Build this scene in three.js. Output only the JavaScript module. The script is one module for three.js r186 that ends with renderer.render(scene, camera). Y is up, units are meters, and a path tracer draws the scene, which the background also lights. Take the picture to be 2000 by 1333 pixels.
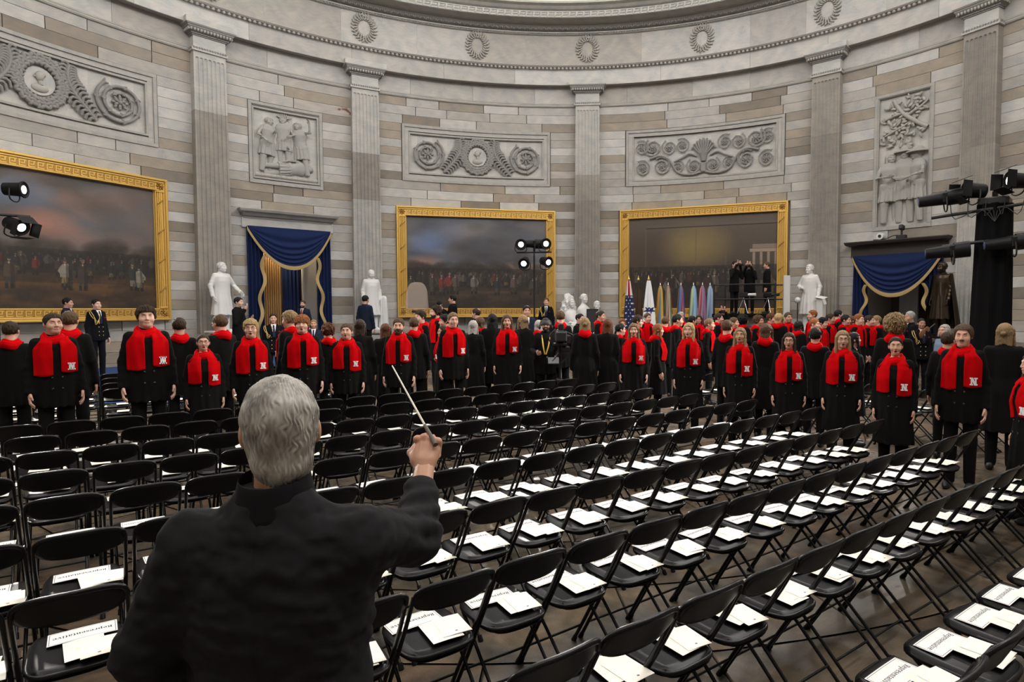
import * as THREE from 'three';
import { mergeGeometries } from 'three/addons/utils/BufferGeometryUtils.js';
import { RectAreaLightUniformsLib } from 'three/addons/lights/RectAreaLightUniformsLib.js';
import { createNoise3D } from 'simplex-noise';

// ---------------------------------------------------------------- camera, light, exposure
const scene = new THREE.Scene();
scene.background = new THREE.Color(0x000000);
const camera = new THREE.PerspectiveCamera(2 * Math.atan(666.5 / 1240) * 180 / Math.PI, 2000 / 1333, 0.1, 100);
camera.position.set(1.557, 1.91, 11.14);
camera.lookAt(1.557 - 0.07802, 1.91 - 0.05202, 11.14 - 0.99695);
camera.setViewOffset(2000, 1333, -130.7, 0, 2000, 1333);
const renderer = new THREE.WebGLRenderer({ antialias: true });
renderer.toneMapping = THREE.LinearToneMapping;
renderer.toneMappingExposure = 1.0;
renderer.shadowMap.enabled = true;
RectAreaLightUniformsLib.init();
const WINDOW_POWER = 27;      // daylight through the ring of drum windows
const WINDOW_COLOR = new THREE.Color(1, 0.985, 0.965);

// ---------------------------------------------------------------- helpers
function mulberry(a) { return () => { a = (a + 0x6d2b79f5) | 0; let t = Math.imul(a ^ (a >>> 15), 1 | a); t = (t + Math.imul(t ^ (t >>> 7), 61 | t)) ^ t; return ((t ^ (t >>> 14)) >>> 0) / 4294967296; }; }
const rnd = mulberry(20250120), rr = (a, b) => a + (b - a) * rnd(), pick = (l) => l[Math.floor(rnd() * l.length)];
const noise3 = createNoise3D(mulberry(77));
const D2R = Math.PI / 180, R = 14.63;
const V = (x, y, z) => new THREE.Vector3(x, y, z);
const clamp = (x, a, b) => Math.min(b, Math.max(a, x)), mix = (a, b, t) => a + (b - a) * t;
const sst = (a, b, x) => { const t = clamp((x - a) / (b - a), 0, 1); return t * t * (3 - 2 * t); };
const used = new Map();
function numbered(n) { const k = used.get(n) || 0; used.set(n, k + 1); return k ? n + '_' + String(k).padStart(3, '0') : n; }
function tag(o, label, category, group, kind) {
  if (label) o.userData.label = label;
  if (category) o.userData.category = category;
  if (group) o.userData.group = group;
  if (kind) o.userData.kind = kind;
  return o;
}
function thing(name, label, category, pos = [0, 0, 0], turn = 0, group) {
  const o = new THREE.Group(); o.name = numbered(name); scene.add(o);
  o.position.set(...pos); o.rotation.y = turn;
  return tag(o, label, category, group);
}
function struct(name) { const o = new THREE.Group(); o.name = name; o.userData.kind = 'structure'; scene.add(o); return o; }
function mesh(name, geo, mat, parent, label) {
  const m = new THREE.Mesh(Array.isArray(geo) ? merge(geo) : geo, mat); m.name = name; m.castShadow = m.receiveShadow = true;
  if (label) m.userData.label = label;
  (parent || scene).add(m); return m;
}
function merge(list) {
  list = list.map((g) => {
    let h = g.index ? g.toNonIndexed() : g;
    if (!h.attributes.normal) h.computeVertexNormals();
    for (const k of Object.keys(h.attributes)) if (!['position', 'normal', 'uv'].includes(k)) { if (h === g) h = h.clone(); h.deleteAttribute(k); }
    if (!h.attributes.uv) { h.setAttribute('uv', new THREE.BufferAttribute(new Float32Array(h.attributes.position.count * 2), 2)); }
    return h;
  });
  return list.length === 1 ? list[0] : mergeGeometries(list);
}
const M4 = new THREE.Matrix4();
function move(g, x = 0, y = 0, z = 0, rx = 0, ry = 0, rz = 0, s = 1) {
  const sc = Array.isArray(s) ? V(...s) : V(s, s, s);
  g.applyMatrix4(M4.compose(V(x, y, z), new THREE.Quaternion().setFromEuler(new THREE.Euler(rx, ry, rz)), sc)); return g;
}
// box with chamfered edges, uv in metres
function bbox(w, h, d, b = 0.006) {
  b = Math.min(b, w / 2.2, h / 2.2, d / 2.2);
  const P = [], X = w / 2, Y = h / 2, Z = d / 2, f = (a, c, e, g) => P.push(...a, ...c, ...e, ...a, ...e, ...g);
  const p = (sx, sy, sz, k) => [sx * (k === 0 ? X : X - b), sy * (k === 1 ? Y : Y - b), sz * (k === 2 ? Z : Z - b)];
  const q = (a, c, e, g, flip) => flip ? f(g, e, c, a) : f(a, c, e, g);
  for (const s of [-1, 1]) {
    q(p(s, -1, -1, 0), p(s, 1, -1, 0), p(s, 1, 1, 0), p(s, -1, 1, 0), s < 0);
    q(p(-1, s, -1, 1), p(-1, s, 1, 1), p(1, s, 1, 1), p(1, s, -1, 1), s < 0);
    q(p(-1, -1, s, 2), p(1, -1, s, 2), p(1, 1, s, 2), p(-1, 1, s, 2), s < 0);
    for (const t of [-1, 1]) {
      q(p(s, t, -1, 0), p(s, t, -1, 1), p(s, t, 1, 1), p(s, t, 1, 0), s * t < 0);
      q(p(s, -1, t, 2), p(s, -1, t, 0), p(s, 1, t, 0), p(s, 1, t, 2), s * t < 0);
      q(p(-1, s, t, 1), p(-1, s, t, 2), p(1, s, t, 2), p(1, s, t, 1), s * t < 0);
      for (const u of [-1, 1]) { const a = p(s, t, u, 0), c = p(s, t, u, 1), e = p(s, t, u, 2); P.push(...(s * t * u > 0 ? [...a, ...c, ...e] : [...e, ...c, ...a])); }
    }
  }
  const g = new THREE.BufferGeometry(); g.setAttribute('position', new THREE.Float32BufferAttribute(P, 3)); g.computeVertexNormals();
  const n = g.attributes.normal, uv = [];
  for (let i = 0; i < n.count; i++) { const x = P[3 * i], y = P[3 * i + 1], z = P[3 * i + 2]; Math.abs(n.getY(i)) > .7 ? uv.push(x, z) : Math.abs(n.getX(i)) > .7 ? uv.push(z, y) : uv.push(x, y); }
  g.setAttribute('uv', new THREE.Float32BufferAttribute(uv, 2)); return g;
}
const box = (w, h, d, x = 0, y = 0, z = 0, b = 0.006, rx = 0, ry = 0, rz = 0) => move(bbox(w, h, d, b), x, y, z, rx, ry, rz);
const tube = (pts, r, seg = 12, rad = 6, closed = false) => new THREE.TubeGeometry(new THREE.CatmullRomCurve3(pts.map((p) => V(...p)), closed), seg, r, rad, closed);
function rod(a, b, r, r2 = r, rad = 8) {
  const A = V(...a), B = V(...b), d = B.clone().sub(A), g = new THREE.CylinderGeometry(r2, r, d.length(), rad);
  g.applyQuaternion(new THREE.Quaternion().setFromUnitVectors(V(0, 1, 0), d.clone().normalize())); g.translate(...A.add(B).multiplyScalar(.5).toArray()); return g;
}
const ball = (r, x, y, z, s = [1, 1, 1], ws = 8, hs = 6) => move(new THREE.SphereGeometry(r, ws, hs), x, y, z, 0, 0, 0, s);
// sweep a profile of [radius, y] round the axis of the rotunda
function arcSweep(prof, a0, a1, segLen = .6, caps = true, u0 = 0, v0 = 0) {
  const n = Math.max(1, Math.ceil((a1 - a0) * R / segLen)), P = [], N = [], U = [], I = [];
  let v = v0;
  for (let k = 0; k + 1 < prof.length; k++) {
    const [r0, y0] = prof[k], [r1, y1] = prof[k + 1], L = Math.hypot(r1 - r0, y1 - y0) || 1, nr = (y0 - y1) / L, ny = (r1 - r0) / L, base = P.length / 3;
    for (let i = 0; i <= n; i++) {
      const a = mix(a0, a1, i / n), s = Math.sin(a), c = Math.cos(a);
      P.push(r0 * s, y0, -r0 * c, r1 * s, y1, -r1 * c); N.push(nr * s, ny, -nr * c, nr * s, ny, -nr * c); U.push(a * R + u0, v, a * R + u0, v + L);
      if (i < n) { const b = base + 2 * i; I.push(b, b + 3, b + 1, b, b + 2, b + 3); }
    }
    v += L;
  }
  if (caps) for (const [a, f] of [[a0, 1], [a1, -1]]) {
    const base = P.length / 3, s = Math.sin(a), c = Math.cos(a);
    for (const [r, y] of prof) { P.push(r * s, y, -r * c); N.push(-f * c, 0, -f * s); U.push(r, y); }
    for (let k = 1; k + 1 < prof.length; k++) f > 0 ? I.push(base, base + k, base + k + 1) : I.push(base, base + k + 1, base + k);
  }
  const g = new THREE.BufferGeometry(); g.setAttribute('position', new THREE.Float32BufferAttribute(P, 3)); g.setAttribute('normal', new THREE.Float32BufferAttribute(N, 3));
  g.setAttribute('uv', new THREE.Float32BufferAttribute(U, 2)); g.setIndex(I); return g;
}
const wallBlock = (a0, a1, y0, y1, r, dep = .05, b = .008, u0 = 0, v0 = 0) => arcSweep([[r + dep, y0], [r + b, y0], [r, y0 + b], [r, y1 - b], [r + b, y1], [r + dep, y1]], a0, a1, .7, true, u0, y0 + v0);
// local frame on the wall: x to the right, y up, z towards the middle of the rotunda
function onWall(o, aDeg, r = R, y = 0) { const a = aDeg * D2R; o.position.set(r * Math.sin(a), y, -r * Math.cos(a)); o.rotation.y = -a; return o; }
// loft of rectangular rings [y, half width, depth]
function rectLoft(rings) {
  const P = [], I = [], U = [];
  rings.forEach(([y, w, d]) => { for (const [x, z] of [[-w, 0], [-w, d], [w, d], [w, 0]]) P.push(x, y, z); U.push(-w - d, y, -w, y, w, y, w + d, y); });
  for (let k = 0; k + 1 < rings.length; k++) for (let j = 0; j < 3; j++) { const a = 4 * k + j, b = a + 1, c = a + 4, d = a + 5; I.push(a, b, d, a, d, c); }
  const t = 4 * (rings.length - 1); I.push(t, t + 1, t + 2, t, t + 2, t + 3, 0, 2, 1, 0, 3, 2);
  const g = new THREE.BufferGeometry(); g.setAttribute('position', new THREE.Float32BufferAttribute(P, 3)); g.setAttribute('uv', new THREE.Float32BufferAttribute(U, 2)); g.setIndex(I);
  const h = g.toNonIndexed(); h.computeVertexNormals(); return h;
}
// grid surface from f(u, v) -> [x, y, z], optionally given thickness along z
function gridSurf(f, nu, nv, thick = 0, uvS = [1, 1]) {
  const P = [], U = [], I = [], sides = thick ? 2 : 1;
  for (let s = 0; s < sides; s++) for (let j = 0; j <= nv; j++) for (let i = 0; i <= nu; i++) { const p = f(i / nu, j / nv); P.push(p[0], p[1], p[2] - (s ? thick : 0)); U.push(i / nu * uvS[0], j / nv * uvS[1]); }
  const W = nu + 1, T = W * (nv + 1);
  for (let j = 0; j < nv; j++) for (let i = 0; i < nu; i++) { const a = j * W + i, b = a + 1, c = a + W, d = c + 1; I.push(a, b, d, a, d, c); if (thick) I.push(T + a, T + d, T + b, T + a, T + c, T + d); }
  if (thick) {
    for (let i = 0; i < nu; i++) { const a = i, b = i + 1; I.push(a, T + b, b, a, T + a, T + b); const c = nv * W + i, d = c + 1; I.push(c, d, T + d, c, T + d, T + c); }
    for (let j = 0; j < nv; j++) { const a = j * W, b = a + W; I.push(a, b, T + b, a, T + b, T + a); const c = a + nu, d = c + W; I.push(c, T + d, d, c, T + c, T + d); }
  }
  const g = new THREE.BufferGeometry(); g.setAttribute('position', new THREE.Float32BufferAttribute(P, 3)); g.setAttribute('uv', new THREE.Float32BufferAttribute(U, 2)); g.setIndex(I); g.computeVertexNormals(); return g;
}

// ---------------------------------------------------------------- textures and materials
function dataTex(w, h, fn, srgb = true, rep = 1) {
  const d = new Uint8Array(w * h * 4);
  for (let y = 0; y < h; y++) for (let x = 0; x < w; x++) { const c = fn(x / w, y / h), i = 4 * (y * w + x); d[i] = clamp(c[0], 0, 1) * 255; d[i + 1] = clamp(c[1], 0, 1) * 255; d[i + 2] = clamp(c[2], 0, 1) * 255; d[i + 3] = 255; }
  const t = new THREE.DataTexture(d, w, h); t.wrapS = t.wrapT = THREE.RepeatWrapping; t.magFilter = THREE.LinearFilter; t.minFilter = THREE.LinearFilter; t.repeat.set(rep, rep);
  if (srgb) t.colorSpace = THREE.SRGBColorSpace; t.needsUpdate = true; return t;
}
// noise that tiles over the unit square
const tn = (u, v, f, s = 0) => { const a = u * 2 * Math.PI, b = v * 2 * Math.PI, k = f / (2 * Math.PI); return noise3(Math.cos(a) * k + s * 7.1, Math.sin(a) * k + Math.cos(b) * k * 1.0, Math.sin(b) * k + s * 3.3); };
const stoneTex = [0, 1, 2].map((s) => dataTex(512, 512, (u, v) => {
  const warp = tn(u, v, 3, s) * .06, bands = noise3(Math.cos(u * 6.2832) * .7 + s * 9, Math.sin(u * 6.2832) * .7, (v + warp) * 26), cloud = tn(u, v, 4, s + 2), grain = tn(u, v, 170, s + 9) + (rnd() - .5) * 1.2;
  const vein = Math.pow(Math.max(0, 1 - Math.abs(tn(u, v + warp, 7, s + 11)) * 9), 3) * (s === 1 ? .12 : .05);
  let l = .86 + cloud * .035 + bands * .02 + grain * .022;
  const warm = clamp(cloud * .6 + bands * .2, -1, 1) * .02;
  return [l + warm - vein * .38, l - vein * .5, l - warm - .012 - vein * .62];
}, true, .5));
const stainTex = [0, 1].map((s) => dataTex(512, 256, (u, v) => {
  const cloud = tn(u, v, 4, s + 2), grain = tn(u, v, 150, s + 9), l = .86 + cloud * .05 + grain * .03;
  const yy = v - .5 - noise3(u * 5, s, 2) * .12, m = sst(.0, .45, .8 - Math.abs(yy) * 9 - Math.abs(u - .5) * 3.6 + noise3(u * 14, v * 10, s) * .45);
  return [mix(l, .56, m), mix(l * .99, .43, m), mix(l * .97, .36, m)];
}));
stainTex.forEach((t) => t.repeat.set(.36, 1));
const std = (color, rough = .8, extra = {}) => new THREE.MeshStandardMaterial({ color, roughness: rough, ...extra });
const lin = (r, g, b) => new THREE.Color().setRGB(r, g, b);
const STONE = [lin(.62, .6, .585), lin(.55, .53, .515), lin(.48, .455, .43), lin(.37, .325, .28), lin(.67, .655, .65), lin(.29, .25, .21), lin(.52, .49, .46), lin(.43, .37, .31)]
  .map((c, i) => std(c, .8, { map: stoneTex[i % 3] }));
const stoneStain = stainTex.map((t) => std(lin(.56, .52, .49), .8, { map: t }));
const stoneFlute = [lin(.6, .585, .57), lin(.41, .38, .35), lin(.53, .51, .49), lin(.36, .33, .305)].map((c, i) => std(c, .8, { map: stoneTex[(i + 1) % 3] }));
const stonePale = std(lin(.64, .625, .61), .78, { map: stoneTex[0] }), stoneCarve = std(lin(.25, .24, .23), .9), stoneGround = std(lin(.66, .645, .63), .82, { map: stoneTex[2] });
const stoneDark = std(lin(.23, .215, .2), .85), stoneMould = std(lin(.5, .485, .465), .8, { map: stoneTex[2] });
const marble = std(lin(.7, .69, .67), .45), bronze = std(lin(.05, .035, .022), .3, { metalness: .85 });
const gold = std(lin(.78, .5, .13), .38, { metalness: .55 }), goldDark = std(lin(.4, .22, .05), .45, { metalness: .5 });
const black = std(lin(.012, .012, .013), .5), blackMatt = new THREE.MeshPhysicalMaterial({ color: lin(.006, .006, .0065), roughness: .95, specularIntensity: .15 }), blackGloss = std(lin(.012, .012, .014), .25);
const chrome = std(lin(.6, .6, .62), .25, { metalness: 1 });
const clothTex = dataTex(128, 128, (u, v) => { const l = .5 + .5 * Math.sin(u * 128 * Math.PI) * Math.sin(v * 128 * Math.PI) * .6 + tn(u, v, 30, 3) * .2; return [l, l, l]; }, false, 9);
const cloth = (c, bump = .0006, rough = .95) => new THREE.MeshPhysicalMaterial({ color: c, roughness: rough, specularIntensity: .3, bumpMap: clothTex, bumpScale: bump });

// ---------------------------------------------------------------- upper drum, windows, dome (daylight source, above the frame)
{
  const drum = struct('wall_drum');
  mesh('drum_wall', arcSweep([[14.6, 13.45], [13.9, 13.45], [13.9, 22.4], [14.6, 22.4]], 0, Math.PI * 2, 1.2, false), std(lin(.62, .59, .55), .85), drum);
  const pts = []; for (let i = 0; i <= 14; i++) { const t = i / 14 * Math.PI / 2; pts.push(new THREE.Vector2(Math.cos(t) * 14.2 + .001, 22.3 + Math.sin(t) * 9)); }
  const outer = pts.map((p) => new THREE.Vector2(p.x + .3 * (p.x > 1 ? 1 : 0), p.y + .3)).reverse();
  const dome = struct('ceiling'); mesh('dome_shell', new THREE.LatheGeometry([...pts, ...outer], 64), std(lin(.6, .56, .5), .9), dome);
  const paneMat = new THREE.MeshStandardMaterial({ color: 0xffffff, emissive: WINDOW_COLOR, emissiveIntensity: 2.0, roughness: .6 }), frameMat = std(lin(.5, .48, .44), .6);
  const NWIN = 16;
  for (let i = 0; i < NWIN; i++) {
    const a = (i + .5) * 360 / NWIN, w = struct('window_' + (i + 1)); onWall(w, a, 13.88, 17.6);
    mesh('window_frame', [box(2.5, .2, .16, 0, 2.5, .06), box(2.5, .2, .16, 0, -2.5, .06), box(.2, 5, .16, -1.15, 0, .06), box(.2, 5, .16, 1.15, 0, .06), box(.08, 4.8, .1, 0, 0, .06), box(2.1, .08, .1, 0, .8, .06), box(2.1, .08, .1, 0, -.8, .06)], frameMat, w);
    for (const sx of [-1, 1]) for (const k of [-1, 0, 1]) mesh('pane', box(1.0, 1.55, .02, sx * .54, k * 1.62, .03, .002), paneMat, w);
    const l = new THREE.RectAreaLight(WINDOW_COLOR, WINDOW_POWER * (.82 + .4 * Math.cos((a - 105) * D2R)), 2.1, 4.8); l.name = 'window_light_' + (i + 1);
    const an = a * D2R; l.position.set(13.7 * Math.sin(an), 17.6, -13.7 * Math.cos(an)); l.lookAt(0, 17.6 - 5, 0); l.castShadow = true; scene.add(l);
  }
}

// ---------------------------------------------------------------- floor of stone slabs in rings
{
  const floor = struct('floor');
  mesh('floor_bed', move(new THREE.CylinderGeometry(15.3, 15.3, .3, 96), 0, -.162, 0), std(lin(.035, .03, .026), .8), floor);
  const floorTex = [0, 1].map((s) => dataTex(512, 512, (u, v) => {
    const c = tn(u, v, 5, s + 20), m = tn(u, v, 18, s + 22), g = tn(u, v, 120, s + 25) + (rnd() - .5); const l = .72 + c * .14 + m * .1 + g * .05;
    return [l + c * .03, l, l - c * .04 - .02];
  }, true, .45));
  const floorRough = dataTex(256, 256, (u, v) => { const l = .4 + tn(u, v, 5, 31) * .14 + tn(u, v, 22, 33) * .1; return [l, l, l]; }, false, .45);
  const mats = [lin(.235, .175, .125), lin(.27, .21, .155), lin(.19, .14, .1), lin(.25, .2, .155), lin(.215, .15, .105)].map((c, i) => std(c, 1, { map: floorTex[i % 2], roughnessMap: floorRough }));
  const slab = (r0, r1, a0, a1) => {
    const n = Math.max(2, Math.ceil((a1 - a0) * r1 / .5)), P = [], I = [], U = [], g = .004, b = .006, ou = rnd() * 9, ov = rnd() * 9;
    for (const [y, e] of [[-.03, 0], [-.005, 0], [0, b]]) for (let i = 0; i <= n; i++) for (const k of [0, 1]) {
      const r = k ? r1 - g - e : r0 + g + e, a = mix(a0 + (g + e) / Math.max(r, .3), a1 - (g + e) / Math.max(r, .3), i / n); P.push(r * Math.sin(a), y, -r * Math.cos(a)); U.push(r * Math.sin(a) + ou, r * Math.cos(a) + ov);
    }
    const W = 2 * (n + 1);
    for (let i = 0; i < n; i++) { const t = 2 * W + 2 * i; I.push(t, t + 2, t + 3, t, t + 3, t + 1); }
    for (let L = 0; L < 2; L++) {
      for (let i = 0; i < n; i++) for (const k of [0, 1]) { const p = L * W + 2 * i + k, q = p + 2; I.push(p, q, q + W, p, q + W, p + W); }
      for (const i of [0, n]) { const p = L * W + 2 * i, q = p + 1; I.push(p, q, q + W, p, q + W, p + W); }
    }
    const ge = new THREE.BufferGeometry(); ge.setAttribute('position', new THREE.Float32BufferAttribute(P, 3)); ge.setAttribute('uv', new THREE.Float32BufferAttribute(U, 2)); ge.setIndex(I);
    const h = ge.toNonIndexed(); h.computeVertexNormals(); const no = h.attributes.normal; // every face of a slab looks out of it
    for (let i = 0; i < no.count; i++) if (no.getY(i) < -.2) no.setXYZ(i, -no.getX(i), -no.getY(i), -no.getZ(i));
    return h;
  };
  const far = mats.map(() => []); let near = 0;
  for (let k = 0; k < 17; k++) {
    const r0 = k * .88, r1 = r0 + .88, n = k ? Math.round(2 * Math.PI * (r0 + .44) / 1.3) : 5, off = rnd();
    for (let i = 0; i < n; i++) {
      const a0 = (i + off) / n * 2 * Math.PI, a1 = (i + 1 + off) / n * 2 * Math.PI, am = (a0 + a1) / 2, rm = r0 + .44, x = rm * Math.sin(am), z = -rm * Math.cos(am), g = slab(r0, r1, a0, a1), mi = Math.floor(rnd() * mats.length);
      const d = Math.hypot(x - 1.56, z - 11.1);
      if (z < 10.6 && d < 9.5 && Math.abs(x - 1.2) < 1.2 + (11.1 - z) * .85 && near < 290) { near++; mesh(numbered('floor_slab'), g, mats[mi], floor); } else far[mi].push(g);
    }
  }
  far.forEach((l, i) => { if (l.length) { const m = mesh(numbered('distant_floor_slabs'), l, mats[i], floor); m.userData.kind = 'stuff'; } });
}
{ // low stage along the far wall, and the blue carpet in front of it
  const g = thing('stage_platform', 'low dark stage with blue carpet along the far left wall', 'stage');
  mesh('platform_deck', arcSweep([[12.95, 0], [9.15, 0], [9.12, .34], [12.95, .34]], -86 * D2R, -3 * D2R, .8), std(lin(.03, .03, .035), .8), g);
  mesh('carpet', arcSweep([[12.9, .341], [9.13, .341], [9.13, .352], [12.9, .352]], -86 * D2R, -3 * D2R, .8), cloth(lin(.03, .06, .17)), g);
  const c = mesh('carpet_runner', arcSweep([[9.1, .001], [7.3, .001], [7.3, .012], [9.1, .012]], -86 * D2R, -62 * D2R, .8), cloth(lin(.04, .09, .26))); tag(c, 'blue carpet runner on the floor before the left stage', 'carpet');
}

// ---------------------------------------------------------------- walls of stone blocks
const PIL = [-54.35, -34.3, -0.4, 35.3, 54.15];
const HOLES = [[-83.7, -59.5, 1.55, 5.8], [-82.7, -59.95, 6.77, 8.93], [-49.6, -40.1, 6.15, 8.88], [-50.1, -39.6, 0, 4.66], [-29.95, -5.55, 1.53, 5.8], [-29, -6.3, 6.8, 8.93], [4.55, 30.3, 1.53, 5.8], [5.5, 29.45, 6.75, 8.95], [41.45, 48.5, 4.47, 8.9], [39.46, 50.1, 0, 3.66]];
{
  const bays = [['wall_left', -92, PIL[0]], ['wall_left_door', PIL[0], PIL[1]], ['wall_center_left', PIL[1], PIL[2]], ['wall_center_right', PIL[2], PIL[3]], ['wall_right_door', PIL[3], PIL[4]], ['wall_right', PIL[4], 80]];
  const backing = std(lin(.3, .27, .24), .9);
  const weights = [0, 0, 1, 1, 4, 2, 3, 3, 4, 6, 6, 7, 7, 5, 1, 0];
  for (const [name, a0, a1] of bays) {
    const w = struct(name);
    const back = (b0, b1, y0, y1) => arcSweep([[R + .75, y0], [R + .13, y0], [R + .13, y1], [R + .75, y1], [R + .75, y0]], b0 * D2R, b1 * D2R, .9);
    const door = HOLES.find((h) => h[2] === 0 && h[0] > a0 && h[1] < a1);
    mesh('wall_core', door ? [back(a0, door[0], -.1, 10.8), back(door[1], a1, -.1, 10.8), back(door[0], door[1], door[3], 10.8)] : [back(a0, a1, -.1, 10.8)], backing, w);
    const holes = HOLES.filter((h) => h[1] > a0 && h[0] < a1);
    const cutsY = [...new Set([0, 9.93, ...holes.flatMap((h) => [h[2], h[3]])])].sort((p, q) => p - q), ys = []; let prev = -1;
    for (let i = 0; i + 1 < cutsY.length; i++) { const L = cutsY[i + 1] - cutsY[i], n = Math.max(1, Math.round(L / rr(.3, .335))); for (let j = 0; j < n; j++) ys.push([cutsY[i] + L * j / n, cutsY[i] + L * (j + 1) / n]); }
    for (const [y, y1] of ys) {
      let spans = [[a0 + 1.7, a1 - 1.7]]; if (a0 < -90) spans = [[a0, a1 - 1.7]]; if (a1 > 78) spans = [[a0 + 1.7, a1]];
      for (const [h0, h1, hy0, hy1] of holes) if (y1 > hy0 + .02 && y < hy1 - .02) spans = spans.flatMap(([s0, s1]) => h1 <= s0 || h0 >= s1 ? [[s0, s1]] : [[s0, Math.min(h0, s1)], [Math.max(h1, s0), s1]].filter(([p, q]) => q - p > .4));
      for (const [s0, s1] of spans) {
        let s = s0;
        while (s < s1 - .05) {
          let e = s + rr(3.6, 11); if (s1 - e < 2.6) e = s1;
          let k = pick(weights); if (k === prev) k = pick(weights); prev = k;
          const stained = rnd() < .03 && e - s > 2.2, g = .012 / R;
          mesh(numbered('stone_block'), wallBlock(s * D2R + g, e * D2R - g, y + .003, y1 - .003, R - rr(0, .006), .14, .006, stained ? -s * D2R * R - rnd() * .5 : rnd() * 40, stained ? .21 - y - (y1 - y) / 2 + .15 : rnd() * 40), stained ? pick(stoneStain) : STONE[k], w);
          s = e;
        }
      }
    }
    // plain string course and the tall frieze stones under the architrave
    mesh('string_course', arcSweep([[R + .14, 9.9], [R, 9.9], [R - .05, 9.92], [R - .07, 9.96], [R - .05, 9.995], [R - .012, 10.0], [R - .03, 10.03], [R - .03, 10.06], [R, 10.07], [R + .14, 10.07]], a0 * D2R, a1 * D2R, .6), stoneMould, w);
    for (let s = a0; s < a1 - .1;) { let e = s + rr(6, 12); if (a1 - e < 4) e = a1; mesh(numbered('frieze_stone'), wallBlock(s * D2R, e * D2R - .0005, 10.07, 10.74, R, .14, .006, rnd() * 40, rnd() * 40), STONE[pick([0, 1, 1, 4, 6])], w); s = e; }
  }
  const wb = struct('wall_back');
  mesh('wall_core', arcSweep([[R + .75, -.1], [R, -.1], [R, 10.74], [R + .75, 10.74]], 80 * D2R, 268 * D2R, 1), std(lin(.5, .47, .43), .85, { map: stoneTex[0] }), wb);
}
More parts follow.
